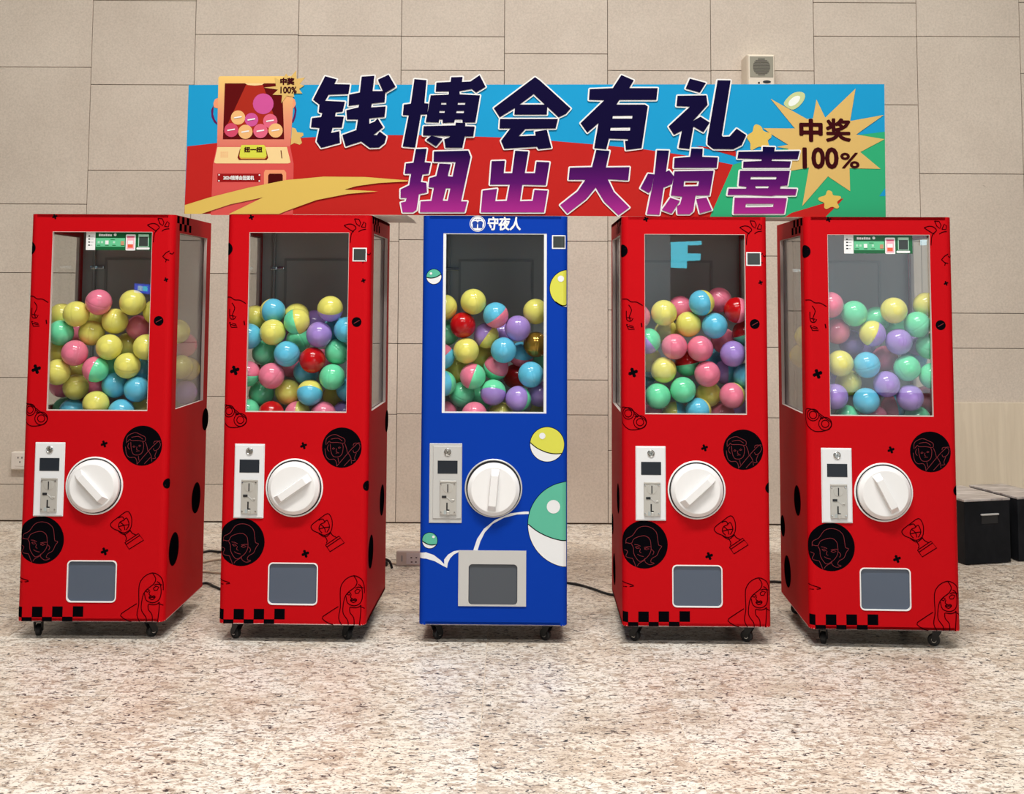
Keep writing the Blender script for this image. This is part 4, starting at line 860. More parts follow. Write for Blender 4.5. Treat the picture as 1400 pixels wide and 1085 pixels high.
# ------------------------------------------------------------------ banner sign standing on the machines
BAN = {"G":[["qian",[[[-810.6,533.8],[-765.7,521.9],[-774.7,503.6],[-714.8,502.3],[-719.6,465.4],[-795.8,462.3],[-808.9,438.6],[-732.8,435.1],[-741.4,396.6],[-767.4,393.8],[-769.9,378.4],[-736.2,377.5],[-743.1,335.3],[-778.4,334.5],[-784.0,314.3],[-752.7,321.5],[-749.2,276.2],[-821.0,256.7],[-838.8,281.2],[-828.8,333.2],[-861.5,335.8],[-857.8,371.4],[-823.1,375.9],[-819.0,390.8],[-832.6,394.5],[-830.4,423.6],[-855.2,442.7]]],[[[-670.1,532.8],[-621.1,536.4],[-627.3,476.9],[-578.4,477.1],[-580.5,434.2],[-629.4,428.5],[-631.9,413.7],[-576.5,417.8],[-579.8,377.2],[-638.3,371.4],[-638.0,350.6],[-617.5,358.9],[-606.8,371.5],[-584.6,337.1],[-622.2,306.9],[-608.7,306.9],[-598.0,320.7],[-572.2,301.6],[-578.4,277.0],[-599.9,258.9],[-635.1,257.6],[-668.0,282.0],[-727.3,262.6],[-740.5,306.3],[-687.6,325.7],[-681.7,366.8],[-723.5,366.6],[-726.8,402.2],[-680.8,413.4],[-678.2,424.4],[-718.9,418.7],[-716.9,462.7],[-676.2,471.1]]],[[[-607.3,521.0],[-566.7,540.5],[-538.9,493.8],[-575.6,471.6],[-586.5,476.0]]]],["bo",[[[-467.4,524.5],[-421.0,520.3],[-428.2,431.2],[-411.9,429.6],[-416.9,387.3],[-441.3,387.2],[-461.6,259.6],[-509.4,263.7],[-487.5,384.2],[-510.3,385.2],[-507.0,425.3],[-479.9,429.2]]],[[[-382.8,511.1],[-328.4,514.2],[-325.8,532.3],[-282.3,533.7],[-284.8,514.4],[-252.2,516.2],[-217.0,540.6],[-193.8,495.6],[-230.1,473.4],[-246.5,487.0],[-292.7,478.6],[-295.4,471.9],[-333.5,471.8],[-336.2,477.2],[-385.2,476.4]]],[[[-404.1,461.5],[-336.1,464.6],[-333.5,475.6],[-293.8,475.8],[-292.6,465.9],[-215.3,462.4],[-232.0,358.1],[-280.8,356.7],[-282.0,368.8],[-310.8,368.6],[-313.4,356.6],[-357.9,354.7],[-357.0,368.4],[-370.5,368.3],[-372.1,356.3],[-422.0,358.2]],[[-363.0,433.1],[-344.0,433.2],[-343.9,426.1],[-364.0,426.0]],[[-298.9,433.5],[-270.6,433.6],[-273.2,425.9],[-300.4,425.8]],[[-369.2,401.3],[-349.1,401.4],[-350.7,394.2],[-370.8,394.1]],[[-304.0,401.6],[-275.8,401.7],[-276.8,393.5],[-305.6,393.3]]],[[[-430.0,341.8],[-307.9,345.7],[-306.9,356.6],[-270.0,355.2],[-270.9,342.6],[-234.6,341.6],[-239.7,303.3],[-272.3,303.2],[-281.1,259.4],[-345.1,259.1],[-350.8,291.8],[-329.2,300.1],[-328.1,304.0],[-432.3,306.7]]],[[[-399.8,305.2],[-356.3,294.5],[-382.0,264.4],[-419.7,288.7]]]],["hui",[[[-4.3,534.4],[13.4,522.3],[132.5,413.3],[114.0,392.0],[86.5,379.2],[-9.0,468.4],[-81.6,413.8],[-139.0,378.1],[-161.8,413.4]]],[[[-80.1,427.5],[43.8,428.1],[41.4,389.1],[-82.9,388.5]]],[[[-137.5,371.5],[84.0,372.6],[75.5,336.2],[-41.1,333.1],[-66.0,305.2],[-1.0,308.0],[-3.5,323.2],[41.5,331.0],[59.2,261.5],[9.2,256.2],[4.2,265.2],[-120.8,257.0],[-133.5,287.2],[-97.7,335.3],[-139.8,335.1]]]],["you",[[[327.4,544.2],[375.1,524.1],[357.4,493.6],[466.8,494.1],[461.6,448.4],[319.6,447.7],[308.1,429.4],[417.4,430.0],[428.4,422.9],[404.3,262.2],[344.2,254.3],[340.8,289.6],[350.8,289.6],[351.8,296.2],[279.3,297.9],[269.2,256.5],[222.7,261.3],[239.3,357.2],[196.7,320.6],[170.7,356.9],[261.9,445.9],[202.7,447.1],[205.8,488.7],[294.6,493.2]],[[294.5,385.3],[369.6,386.7],[368.1,375.6],[292.9,375.2]],[[285.9,339.8],[361.0,341.2],[359.9,329.0],[284.3,328.7]]]],["li",[[[590.7,531.5],[652.1,515.3],[628.4,477.7],[574.1,492.9]]],[[[542.9,464.7],[652.8,466.9],[658.0,431.2],[600.4,366.7],[630.4,384.4],[665.6,361.6],[640.8,324.2],[603.0,345.9],[587.2,259.5],[545.5,263.7],[558.4,329.3],[527.9,313.8],[508.0,345.5],[590.0,422.6],[538.4,425.1]]],[[[696.8,525.9],[746.9,525.1],[711.2,310.9],[716.6,307.1],[741.1,308.3],[768.5,338.6],[804.6,314.1],[786.8,275.8],[754.1,259.2],[678.3,260.0],[655.7,277.9],[656.9,302.5]]]],["niu",[[[-458.8,253.7],[-417.4,255.3],[-424.7,203.0],[-400.8,200.8],[-409.5,159.2],[-432.5,156.7],[-439.0,127.6],[-417.4,124.5],[-414.3,87.6],[-445.4,80.6],[-453.9,20.7],[-467.5,11.5],[-506.5,11.3],[-513.8,48.0],[-495.5,52.7],[-492.0,66.5],[-514.9,66.4],[-515.3,98.7],[-482.5,115.0],[-476.1,158.8],[-500.4,158.7],[-496.3,198.0],[-467.4,201.4]]],[[[-389.7,244.8],[-258.7,248.7],[-249.3,224.7],[-284.6,53.8],[-260.8,53.9],[-270.6,13.4],[-441.0,12.5],[-438.2,53.0],[-397.0,55.5],[-388.3,106.2],[-409.0,108.4],[-404.8,143.0],[-379.6,150.1],[-368.6,198.6],[-324.9,196.5],[-335.9,150.3],[-317.6,148.1],[-306.6,205.0],[-390.7,205.5]],[[-342.4,104.1],[-325.4,104.2],[-335.1,55.8],[-354.3,55.7]]]],["chu",[[[-79.3,249.6],[-28.7,246.6],[-42.1,163.3],[-3.1,163.5],[2.8,207.4],[51.9,205.4],[38.4,117.6],[-51.1,119.4],[-60.0,55.8],[-11.9,57.4],[-5.1,98.9],[45.3,96.9],[31.8,14.0],[-208.7,12.8],[-202.4,95.6],[-147.4,102.8],[-154.0,55.3],[-110.4,56.9],[-99.3,119.2],[-175.0,118.8],[-168.7,208.9],[-118.2,210.5],[-122.5,162.9],[-90.3,163.1]]]],["da",[[[230.8,253.9],[281.4,250.5],[267.6,186.6],[358.1,188.4],[352.4,137.6],[274.4,141.8],[297.3,93.5],[356.7,34.0],[315.4,3.9],[260.5,56.5],[228.5,109.3],[191.7,65.3],[120.7,9.8],[93.2,41.9],[159.6,95.1],[189.4,139.1],[125.2,138.8],[129.7,185.0],[214.7,187.7]]]],["jing",[[[463.1,253.7],[509.1,253.0],[497.2,172.9],[487.7,112.9],[471.2,7.0],[423.1,9.0],[444.1,112.7],[453.5,163.5]]],[[[428.3,163.4],[453.5,161.2],[439.5,98.8],[430.3,89.6],[399.2,107.8]]],[[[492.6,168.3],[508.7,177.6],[527.0,154.6],[519.9,124.6],[487.7,110.6]]],[[[594.3,261.3],[638.0,260.6],[635.5,229.1],[695.2,227.1],[690.3,187.8],[527.2,186.9],[529.7,224.0],[589.5,228.9]]],[[[529.4,173.1],[678.7,176.2],[661.9,81.5],[609.1,81.2],[599.5,21.4],[585.7,9.8],[539.9,9.6],[537.8,39.5],[549.3,46.4],[558.6,76.4],[515.1,80.8]],[[565.9,136.3],[623.3,136.6],[618.6,117.2],[563.5,115.6]]],[[[512.8,71.6],[549.4,60.2],[517.0,11.8],[480.4,25.4]]],[[[611.3,67.4],[650.3,73.2],[670.6,26.3],[624.7,13.2]]]],["xi",[[[868.1,269.6],[914.1,268.2],[911.2,251.9],[1008.7,254.0],[1000.2,222.3],[902.7,221.8],[899.9,215.3],[974.6,214.0],[968.9,189.5],[791.4,188.6],[792.7,211.5],[862.0,215.1],[863.2,221.6],[770.0,223.9],[774.6,249.5],[866.8,251.6]]],[[[779.3,176.5],[969.8,177.5],[959.3,121.4],[933.9,118.6],[931.1,108.8],[995.9,108.1],[990.2,83.6],[914.5,83.2],[898.3,80.4],[801.1,84.3],[730.9,83.9],[735.4,107.8],[801.3,108.2],[804.1,115.2],[773.3,118.9]],[[820.7,153.4],[919.2,153.9],[916.4,144.1],[819.0,143.6]],[[836.6,118.1],[890.6,118.4],[885.1,110.2],[839.2,110.0]]],[[[757.8,73.2],[956.5,72.6],[946.0,13.0],[752.9,12.0]],[[800.7,50.1],[906.0,50.7],[903.2,38.7],[797.9,36.6]]]]],"S":{"blue":[[-1335.4,498.4],[1339.1,514.8],[1334.6,1.5],[-1339.1,2.1]],"red":[[-1334.7,260.5],[-1211.9,275.2],[-940.5,293.5],[-778.1,302.8],[-596.0,308.0],[-371.8,307.7],[-119.5,300.5],[62.6,288.7],[244.7,274.1],[412.8,258.0],[566.6,236.2],[753.8,200.5],[665.5,0.1],[-1339.1,2.1]],"green":[[753.8,200.5],[781.9,209.1],[916.8,254.9],[1085.4,298.1],[1337.2,330.4],[1334.6,1.5],[664.1,0.1]],"red_tip":[[949.9,0.7],[975.2,16.5],[1087.3,50.6],[1174.1,73.5],[1159.9,56.6],[1103.2,0.9]],"red_streak":[[608.9,273.1],[656.5,267.7],[765.5,252.7],[765.3,231.6],[706.7,248.2]],"blue_bit":[[1311.1,82.5],[1334.0,113.5],[1334.8,82.7]],"swoosh":[[-1337.2,34.6],[-1242.6,64.8],[-1098.7,101.8],[-954.5,132.3],[-809.8,146.3],[-651.7,145.8],[-486.8,133.4],[-490.0,129.4],[-598.6,122.9],[-684.1,110.5],[-730.0,97.1],[-601.5,91.1],[-716.5,80.6],[-834.6,56.9],[-952.1,13.4],[-978.2,2.1],[-1168.8,1.1],[-1038.7,65.8],[-1163.1,38.8],[-1273.9,1.3],[-1336.4,1.0]],"burst":[[900.5,455.6],[1039.3,377.9],[1062.6,380.6],[1076.6,453.9],[1109.2,383.5],[1227.6,496.6],[1204.7,370.9],[1334.5,395.1],[1227.0,318.9],[1335.2,301.2],[1241.3,251.3],[1317.5,186.8],[1199.0,188.8],[1200.0,100.7],[1116.0,157.2],[1016.4,43.0],[1044.3,190.6],[971.9,177.3],[965.3,262.9],[921.5,269.4],[965.5,278.5],[909.1,313.6],[870.7,341.6],[992.2,341.1]],"star_a":[[845.0,356.1],[863.0,348.3],[873.1,330.1],[898.9,322.4],[901.3,306.8],[888.2,293.7],[893.1,272.9],[887.9,265.1],[854.4,270.1],[828.4,257.0],[820.7,262.2],[821.0,283.0],[808.3,303.7],[813.6,316.8],[829.2,327.3],[834.6,348.2]],"star_b":[[1117.7,103.9],[1130.5,97.8],[1135.4,84.9],[1161.1,81.4],[1163.5,72.1],[1149.4,59.1],[1156.3,41.1],[1147.4,33.3],[1129.6,41.0],[1108.8,31.6],[1099.7,38.2],[1099.9,55.3],[1081.0,64.0],[1079.7,75.8],[1104.5,84.7],[1109.9,97.7]],"coin":[[952.0,432.3],[960.0,453.3],[986.3,477.0],[1012.3,483.4],[1030.3,477.2],[1032.7,461.5],[1022.0,440.5],[1001.0,420.6],[980.2,414.2]],"coin_in":[[969.1,432.4],[972.9,448.1],[991.3,463.9],[1006.9,467.7],[1014.6,461.4],[1006.5,443.1],[990.8,431.0],[977.8,427.2]],"m_case":[[-1221.4,527.3],[-1214.8,532.6],[-942.8,534.0],[-936.5,528.8],[-932.5,403.2],[-940.1,262.6],[-1220.1,261.2]],"m_win":[[-1196.0,504.9],[-975.9,506.0],[-963.8,289.5],[-1198.6,288.3]],"m_spot":[[-1113.1,502.7],[-1050.9,503.0],[-979.8,314.4],[-1196.6,313.3]],"m_lampl":[[-1118.3,505.3],[-1044.8,505.7],[-1053.4,499.4],[-1081.9,496.6],[-1107.8,499.1]],"m_deck":[[-1218.5,258.6],[-952.9,259.9],[-937.3,200.3],[-946.5,196.6],[-1222.1,195.3],[-1229.9,198.9]],"m_body":[[-1221.1,261.2],[-940.1,262.6],[-925.9,195.2],[-924.6,-1.1],[-1237.8,-2.7],[-1233.9,193.6]],"m_btn_base":[[-1132.2,251.2],[-1032.7,251.7],[-1023.2,218.0],[-1029.2,209.2],[-1134.8,208.7],[-1140.7,217.4]],"m_btn":[[-1125.8,266.8],[-1040.7,267.3],[-1034.4,259.5],[-1029.5,225.8],[-1037.1,218.0],[-1127.3,217.5],[-1133.6,225.3],[-1129.3,259.0]],"m_btn_front":[[-1133.7,226.3],[-1029.6,226.8],[-1030.4,218.0],[-1037.0,213.3],[-1127.2,212.8],[-1132.4,217.5]],"m_slot":[[-976.9,246.8],[-973.3,246.8],[-969.0,215.7],[-972.6,215.7]],"m_plate":[[-1216.0,155.9],[-1051.3,156.8],[-1050.6,124.7],[-1215.2,123.9]],"m_chute":[[-1033.5,171.3],[-961.5,171.7],[-953.5,161.4],[-952.6,112.2],[-1037.4,111.8],[-1038.5,161.0]],"m_hole":[[-1021.8,150.7],[-1016.8,156.9],[-970.4,157.2],[-966.2,151.0],[-965.5,117.3],[-1022.1,117.1]],"m_ear_l":[[-1220.5,448.8],[-1233.3,442.5],[-1238.1,427.8],[-1236.2,412.1],[-1219.5,407.0]],"m_ear_r":[[-936.0,450.2],[-926.5,444.0],[-922.1,429.4],[-923.9,413.7],[-937.7,408.4]],"m_arc_l":[[-1237.9,420.0],[-1246.3,401.7],[-1244.6,375.6],[-1234.8,354.8],[-1222.1,344.4],[-1222.3,352.2],[-1231.4,365.2],[-1238.6,386.0],[-1237.1,406.9]],"m_arc_r":[[-924.0,421.6],[-918.5,403.3],[-921.6,377.2],[-929.0,356.3],[-938.2,351.0],[-936.3,358.9],[-929.4,377.2],[-925.6,398.0],[-928.0,413.7]],"m_star":[[-934.8,335.4],[-920.7,331.3],[-915.3,317.3],[-892.0,314.8],[-890.3,304.4],[-902.0,296.6],[-895.4,275.8],[-904.1,269.0],[-924.8,275.6],[-938.6,267.8]],"m_burst":[[-1045.4,488.9],[-999.0,494.4],[-1004.8,528.4],[-978.7,515.5],[-961.1,544.4],[-947.8,526.1],[-922.5,556.1],[-920.8,523.6],[-888.3,529.0],[-908.5,502.7],[-890.3,497.6],[-910.7,484.4],[-897.5,467.2],[-931.1,467.0],[-928.3,452.9],[-956.8,458.0],[-976.9,429.1],[-975.0,460.5],[-1011.2,461.4],[-990.9,481.3]],"m_b1":[[-1114.8,372.6],[-1116.3,381.1],[-1120.4,388.8],[-1126.6,394.9],[-1134.3,398.8],[-1142.8,400.1],[-1151.3,398.7],[-1158.8,394.7],[-1164.7,388.6],[-1168.4,380.8],[-1169.6,372.3],[-1168.0,363.8],[-1164.0,356.1],[-1157.8,350.0],[-1150.0,346.1],[-1141.5,344.8],[-1133.1,346.2],[-1125.6,350.2],[-1119.7,356.3],[-1115.9,364.0]],"m_b2":[[-1064.5,364.5],[-1065.9,372.5],[-1069.8,379.8],[-1075.6,385.5],[-1082.9,389.2],[-1090.9,390.4],[-1098.9,389.1],[-1106.0,385.4],[-1111.6,379.6],[-1115.1,372.3],[-1116.2,364.2],[-1114.7,356.2],[-1110.9,348.9],[-1105.0,343.2],[-1097.8,339.5],[-1089.8,338.3],[-1081.8,339.6],[-1074.7,343.4],[-1069.1,349.1],[-1065.6,356.4]],"m_b3":[[-991.0,359.6],[-992.5,368.2],[-996.6,375.9],[-1002.8,381.9],[-1010.5,385.8],[-1019.0,387.1],[-1027.4,385.7],[-1035.0,381.8],[-1040.9,375.6],[-1044.6,367.9],[-1045.8,359.4],[-1044.3,350.8],[-1040.2,343.2],[-1034.0,337.1],[-1026.3,333.2],[-1017.8,331.9],[-1009.4,333.3],[-1001.9,337.2],[-995.9,343.4],[-992.2,351.1]],"m_b4":[[-1140.0,324.0],[-1141.5,332.3],[-1145.5,339.9],[-1151.6,345.8],[-1159.2,349.7],[-1167.5,350.9],[-1175.8,349.6],[-1183.2,345.7],[-1189.0,339.7],[-1192.6,332.1],[-1193.7,323.7],[-1192.2,315.4],[-1188.2,307.8],[-1182.1,301.9],[-1174.6,298.1],[-1166.2,296.8],[-1158.0,298.2],[-1150.6,302.0],[-1144.8,308.1],[-1141.2,315.6]],"m_b5":[[-1085.2,317.5],[-1086.7,326.0],[-1090.7,333.7],[-1096.9,339.8],[-1104.7,343.6],[-1113.1,345.0],[-1121.6,343.6],[-1129.1,339.6],[-1135.0,333.5],[-1138.7,325.8],[-1139.9,317.2],[-1138.3,308.7],[-1134.3,301.0],[-1128.1,295.0],[-1120.4,291.1],[-1111.9,289.8],[-1103.5,291.2],[-1095.9,295.1],[-1090.0,301.3],[-1086.3,309.0]],"m_b6":[[-1027.4,320.9],[-1028.9,329.4],[-1033.0,337.1],[-1039.2,343.2],[-1046.9,347.1],[-1055.4,348.4],[-1063.8,347.0],[-1071.3,343.0],[-1077.3,336.9],[-1081.0,329.2],[-1082.1,320.6],[-1080.6,312.1],[-1076.6,304.4],[-1070.4,298.4],[-1062.7,294.5],[-1054.2,293.2],[-1045.8,294.6],[-1038.2,298.5],[-1032.3,304.7],[-1028.6,312.4]],"m_b7":[[-969.6,323.3],[-971.2,331.8],[-975.2,339.5],[-981.4,345.6],[-989.1,349.4],[-997.6,350.7],[-1006.0,349.4],[-1013.5,345.4],[-1019.5,339.3],[-1023.2,331.5],[-1024.4,323.0],[-1022.8,314.5],[-1018.8,306.8],[-1012.6,300.8],[-1004.9,296.9],[-996.4,295.6],[-988.0,297.0],[-980.5,300.9],[-974.5,307.0],[-970.8,314.7]],"m_b8":[[-1006.9,426.4],[-1009.1,438.8],[-1015.0,450.0],[-1024.0,458.8],[-1035.2,464.5],[-1047.6,466.4],[-1059.8,464.4],[-1070.8,458.6],[-1079.4,449.6],[-1084.8,438.4],[-1086.5,426.0],[-1084.3,413.5],[-1078.4,402.4],[-1069.4,393.5],[-1058.2,387.9],[-1045.8,386.0],[-1033.6,388.0],[-1022.6,393.8],[-1014.0,402.7],[-1008.6,413.9]]},"TX":{"zhong":[1008.5,289.1,1098.8,379.2],"jiang":[1110.3,289.6,1206.4,381.4],"hundred":[1014.3,185.2,1158.0,269.1],"pct":[1163.9,188.1,1237.2,248.7],"mini1":[-983.5,499.7,-928.1,527.8],"mini2":[-981.8,466.7,-918.7,493.2],"btn":[-1116.4,238.3,-1045.7,259.5],"plate":[-1193.3,131.7,-1075.3,148.9]}}
SG = BAN['S']
sign = prop(empty('banner_sign', (0.09, 4.17, 1.59)), 'wide printed banner board with large Chinese lettering, standing on top of the machines', 'sign')
P = {}
for nm, c in dict(sky=(30, 152, 204), deep=(188, 38, 34), green=(50, 170, 118), sand=(220, 186, 94), gold=(216, 180, 108), maroon=(58, 10, 16), coin=(196, 206, 150), coin_in=(236, 240, 232),
                  plum=(96, 28, 84), cream=(240, 208, 150), pinkbody=(214, 84, 80), dkwin=(92, 12, 14), spot=(168, 44, 30), bmag=(204, 84, 150), bpink=(222, 100, 128), bcream=(236, 182, 120), brose=(206, 74, 104),
                  lime=(214, 214, 74), limefront=(214, 160, 70), btnbase=(120, 24, 22), plate=(150, 22, 24), hole=(74, 8, 10), peach=(236, 152, 110), white=(240, 238, 236), navy=(13, 6, 50)).items():
    P[nm] = mat('sign_' + nm + '_print', tuple(v * 0.80 for v in rgb(*c)[:3]) + (1,), 0.6, spec=0.04)
P['grad'] = z_gradient('lettering_purple_blend', 0.0, 0.25, rgb(160, 42, 128), rgb(14, 7, 54), (0.50, rgb(82, 18, 94)))
P['case'] = z_gradient('toy_case_blend', 0.20, 0.535, rgb(196, 86, 86), rgb(218, 182, 106), (0.55, rgb(206, 136, 104)))
P['swoosh'] = P['sand']

ZBK = 0.006
bd = MB().prism([mm(SG['blue'])], 0.0, ZBK)
bd.build('board', M['board'], sign)
bg = MB()
bg.flat([mm(SG['blue'])], -0.0003, 0)
bg.flat([mm(SG['red'])], -0.0006, 1)
bg.flat([mm(SG['green'])], -0.0009, 2)
bg.flat([mm(SG['red_tip'])], -0.0012, 1)
bg.flat([mm(SG['red_streak'])], -0.0012, 1)
bg.flat([mm(SG['blue_bit'])], -0.0012, 0)
bg.build('background_print', [P['sky'], P['deep'], P['green']], sign)
tm = MB()
tm.prism([mm(SG['m_case'])], -0.0015, ZBK, 0)
for k, l, m_ in (('m_ear_l', -0.0011, 7), ('m_ear_r', -0.0011, 7), ('m_arc_l', -0.0013, 1), ('m_arc_r', -0.0013, 1), ('m_body', -0.0018, 2), ('m_win', -0.0018, 3), ('m_spot', -0.0021, 4), ('m_lampl', -0.0024, 5), ('m_deck', -0.0021, 5), ('m_btn_base', -0.0024, 6),
               ('m_btn_front', -0.0027, 8), ('m_btn', -0.0029, 9), ('m_slot', -0.0024, 3), ('m_plate', -0.0021, 10), ('m_chute', -0.0021, 7), ('m_hole', -0.0024, 11), ('m_star', -0.0012, 12)):
    tm.flat([mm(SG[k])], l, m_)
for k, m_, l in (('m_b1', 13, 0), ('m_b2', 14, 1), ('m_b3', 15, 2), ('m_b8', 14, 1), ('m_b4', 16, 3), ('m_b5', 13, 4), ('m_b6', 15, 5), ('m_b7', 13, 4)):
    tm.flat([mm(SG[k])], -0.0024 - 0.0002 * l, m_)
    q = mm(SG[k]); cx = sum(p[0] for p in q) / len(q); cz = sum(p[1] for p in q) / len(q)
    if k != 'm_b8':
        tm.flat([[(cx - 0.015, cz - 0.004), (cx + 0.014, cz + 0.001), (cx + 0.014, cz + 0.006), (cx - 0.015, cz + 0.001)]], -0.0038, 17)
# speaker dots, plate screws
for a in range(4):
    for b in range(4):
        x, z = -1.2035 + a * 0.0078, 0.2385 - b * 0.0062
        tm.flat([rect(x - 0.0018, x + 0.0018, z - 0.0014, z + 0.0014)], -0.0024, 7)
for x in (-1.2095, -1.0555):
    for z in (0.1285, 0.1515): tm.flat([circ(x, z, 0.003, 10)], -0.0024, 17)
mp_ = tm.build('toy_machine_print', [P['case'], P['plum'], P['pinkbody'], P['dkwin'], P['spot'], P['cream'], P['btnbase'], P['peach'], P['limefront'], P['lime'], P['plate'], P['hole'], P['gold'],
                                    P['bcream'], P['bmag'], P['bpink'], P['brose'], P['white']], sign)
TXB = {k: [q / 1000 for q in v] for k, v in BAN['TX'].items()}
t = MB(); add_text(t, '扭一扭', TXB['btn'], -0.0034, 0, 0.0012); t.build('button_lettering', P['maroon'], mp_)
t = MB(); add_text(t, '2024钱博会扭蛋机', TXB['plate'], -0.0030, 0, 0.0006); t.build('plate_lettering', P['white'], mp_)
sb = MB().prism([mm(SG['m_burst'])], -0.0032, -0.0002)
s1 = sb.build('starburst_print', P['gold'], sign)
t = MB(); add_text(t, '中奖', TXB['mini1'], -0.0040, 0, 0.0018); add_text(t, '100%', TXB['mini2'], -0.0040, 0, 0.001)
t.build('starburst_lettering', P['maroon'], s1)
MB().flat([mm(SG['swoosh'])], -0.0044).build('swoosh_print', P['swoosh'], sign)
cn = MB().flat([smooth_line(mm(SG['coin']) + mm(SG['coin'])[:1], 3)[:-1]], -0.0015, 0)
cn.flat([smooth_line(mm(SG['coin_in']) + mm(SG['coin_in'])[:1], 3)[:-1]], -0.0018, 1)
cn.build('coin_print', [P['coin'], P['coin_in']], sign)
s2 = MB().flat([mm(SG['burst'])], -0.0021).build('starburst_print', P['gold'], sign)
for k in ('star_a', 'star_b'):
    MB().flat([smooth_line(mm(SG[k]) + mm(SG[k])[:1], 3)[:-1]], -0.0027 if k == 'star_b' else -0.0024).build('star_print', P['sand'], sign)
t = MB()
for key, body, bold in (('zhong', '中', 0.0045), ('jiang', '奖', 0.0036), ('hundred', '100', 0.0035), ('pct', '%', 0.0016)):
    bx = TXB[key]; add_text(t, body, [bx[0] + (0.005 if key == 'hundred' else 0)] + bx[1:], -0.0033, 0, bold)
t.build('starburst_lettering', P['maroon'], s2)

def edge_box(mb, a, b, d, y0, y1):
    dx, dz = b[0] - a[0], b[1] - a[1]; l = math.hypot(dx, dz)
    if l < 1e-7: return
    nx, nz = -dz / l * d, dx / l * d
    mb.prism([[(a[0] + nx, a[1] + nz), (a[0] - nx, a[1] - nz), (b[0] - nx, b[1] - nz), (b[0] + nx, b[1] + nz)][::1]], y0, y1)

for k, g in enumerate(BAN['G']):
    ol, ch = MB(), MB()
    q = 0
    for comp in g[1:]:
        loops = [mm(lp) for lp in comp]
        ol.flat(loops, -0.0040 - 0.000012 * q); ol.flat(loops, ZBK, flip=True); q += 1
        ch.flat(loops, -0.0058 - 0.00002 * q)
        for lp in loops:
            for i, p in enumerate(lp):
                edge_box(ol, p, lp[(i + 1) % len(lp)], 0.0054, -0.0040 - 0.000012 * q, ZBK - 0.000012 * q); q += 1
                ol.prism([circ(p[0], p[1], 0.0054, 8)], -0.0040 - 0.000012 * q, ZBK - 0.000012 * q); q += 1
    c = ch.build('lettering', P['navy'] if k < 5 else P['grad'], sign)
    ol.build('white_outline', P['white'], c)
# cardboard feet under the board, sticking out beside the machines
MB().prism([[(-0.62, 0.03), (-0.495, 0.03), (-0.490, 0.30), (-0.495, 0.475), (-0.515, 0.43), (-0.62, 0.42)]], 0.0, 0.003, place=lambda x, t, y: (x - 0.0, y, t)).build('foot_flap', M['board'], sign)
MB().box(0.82, 1.10, 0.02, 0.22, 0.0, 0.003).build('foot_flap', M['board'], sign)

# ------------------------------------------------------------------ wall fittings
sp = prop(empty('wall_speaker', (1.413, WALL_Y, 2.572)), 'beige box loudspeaker fixed to the stone wall above the banner', 'speaker')
yf = -0.165
b = bmesh.new()
vb = [b.verts.new((x, 0.0, z)) for x, z in ((-0.080, -0.095), (0.080, -0.095), (0.080, 0.095), (-0.080, 0.095))]
vm = [b.verts.new((v.co.x, -0.145, v.co.z)) for v in vb]
vf = [b.verts.new((v.co.x * 0.90, yf, v.co.z * 0.90 + 0.001)) for v in vb]
for i in range(4):
    j = (i + 1) % 4
    b.faces.new([vb[i], vb[j], vm[j], vm[i]]); b.faces.new([vm[i], vm[j], vf[j], vf[i]])
b.faces.new(vf); b.faces.new(vb[::-1])
bmesh.ops.recalc_face_normals(b, faces=b.faces[:])
bmesh.ops.bevel(b, geom=b.edges[:], offset=0.004, segments=2, profile=0.5, affect='EDGES')
MB().bm(b).build('housing', M['cream_plastic'], sp)
MB().box(-0.066, 0.067, yf - 0.002, yf + 0.004, -0.040, 0.080, 0.002).build('grille', M['grille'], sp)
g2 = MB()
for k in range(11):
    z = 0.020 - 0.045 + k * 0.009
    h = math.sqrt(max(0.049 ** 2 - (z - 0.020) ** 2, 0))
    g2.box(-h, h, yf - 0.0045, yf - 0.001, z - 0.0034, z + 0.0034, 0.001, seg=1)
g2.build('cone_slats', M['grille_dark'], sp)
MB().lathe([(0.024, 0), (0.022, -0.003), (0, -0.003)], 28, Matrix.Translation((0.030, yf + 0.001, -0.066)) @ Matrix.Diagonal((1, 1, 0.38, 1))).build('badge', M['dark'], sp)
MB().box(-0.020, -0.010, yf - 0.002, yf + 0.01, -0.078, -0.066, 0.002).build('indicator', M['dark'], sp)

so = prop(empty('wall_socket', (-2.770, WALL_Y, 0.345)), 'white wall socket beside the leftmost red machine', 'socket')
MB().box(-0.054, 0.054, -0.042, 0.0, -0.049, 0.049, 0.006).build('socket_body', M['ivory'], so)
pl_ = MB().box(-0.028, 0.036, -0.044, -0.040, -0.030, 0.032, 0.001, seg=1)
pl_.build('socket_face', M['ivory'], so)
ho = MB()
for x, z in ((-0.012, 0.018), (0.010, 0.018), (-0.001, -0.006)): ho.box(x - 0.003, x + 0.003, -0.0448, -0.043, z - 0.005, z + 0.005, 0.0008, seg=1)
ho.build('pin_holes', M['dark'], so)

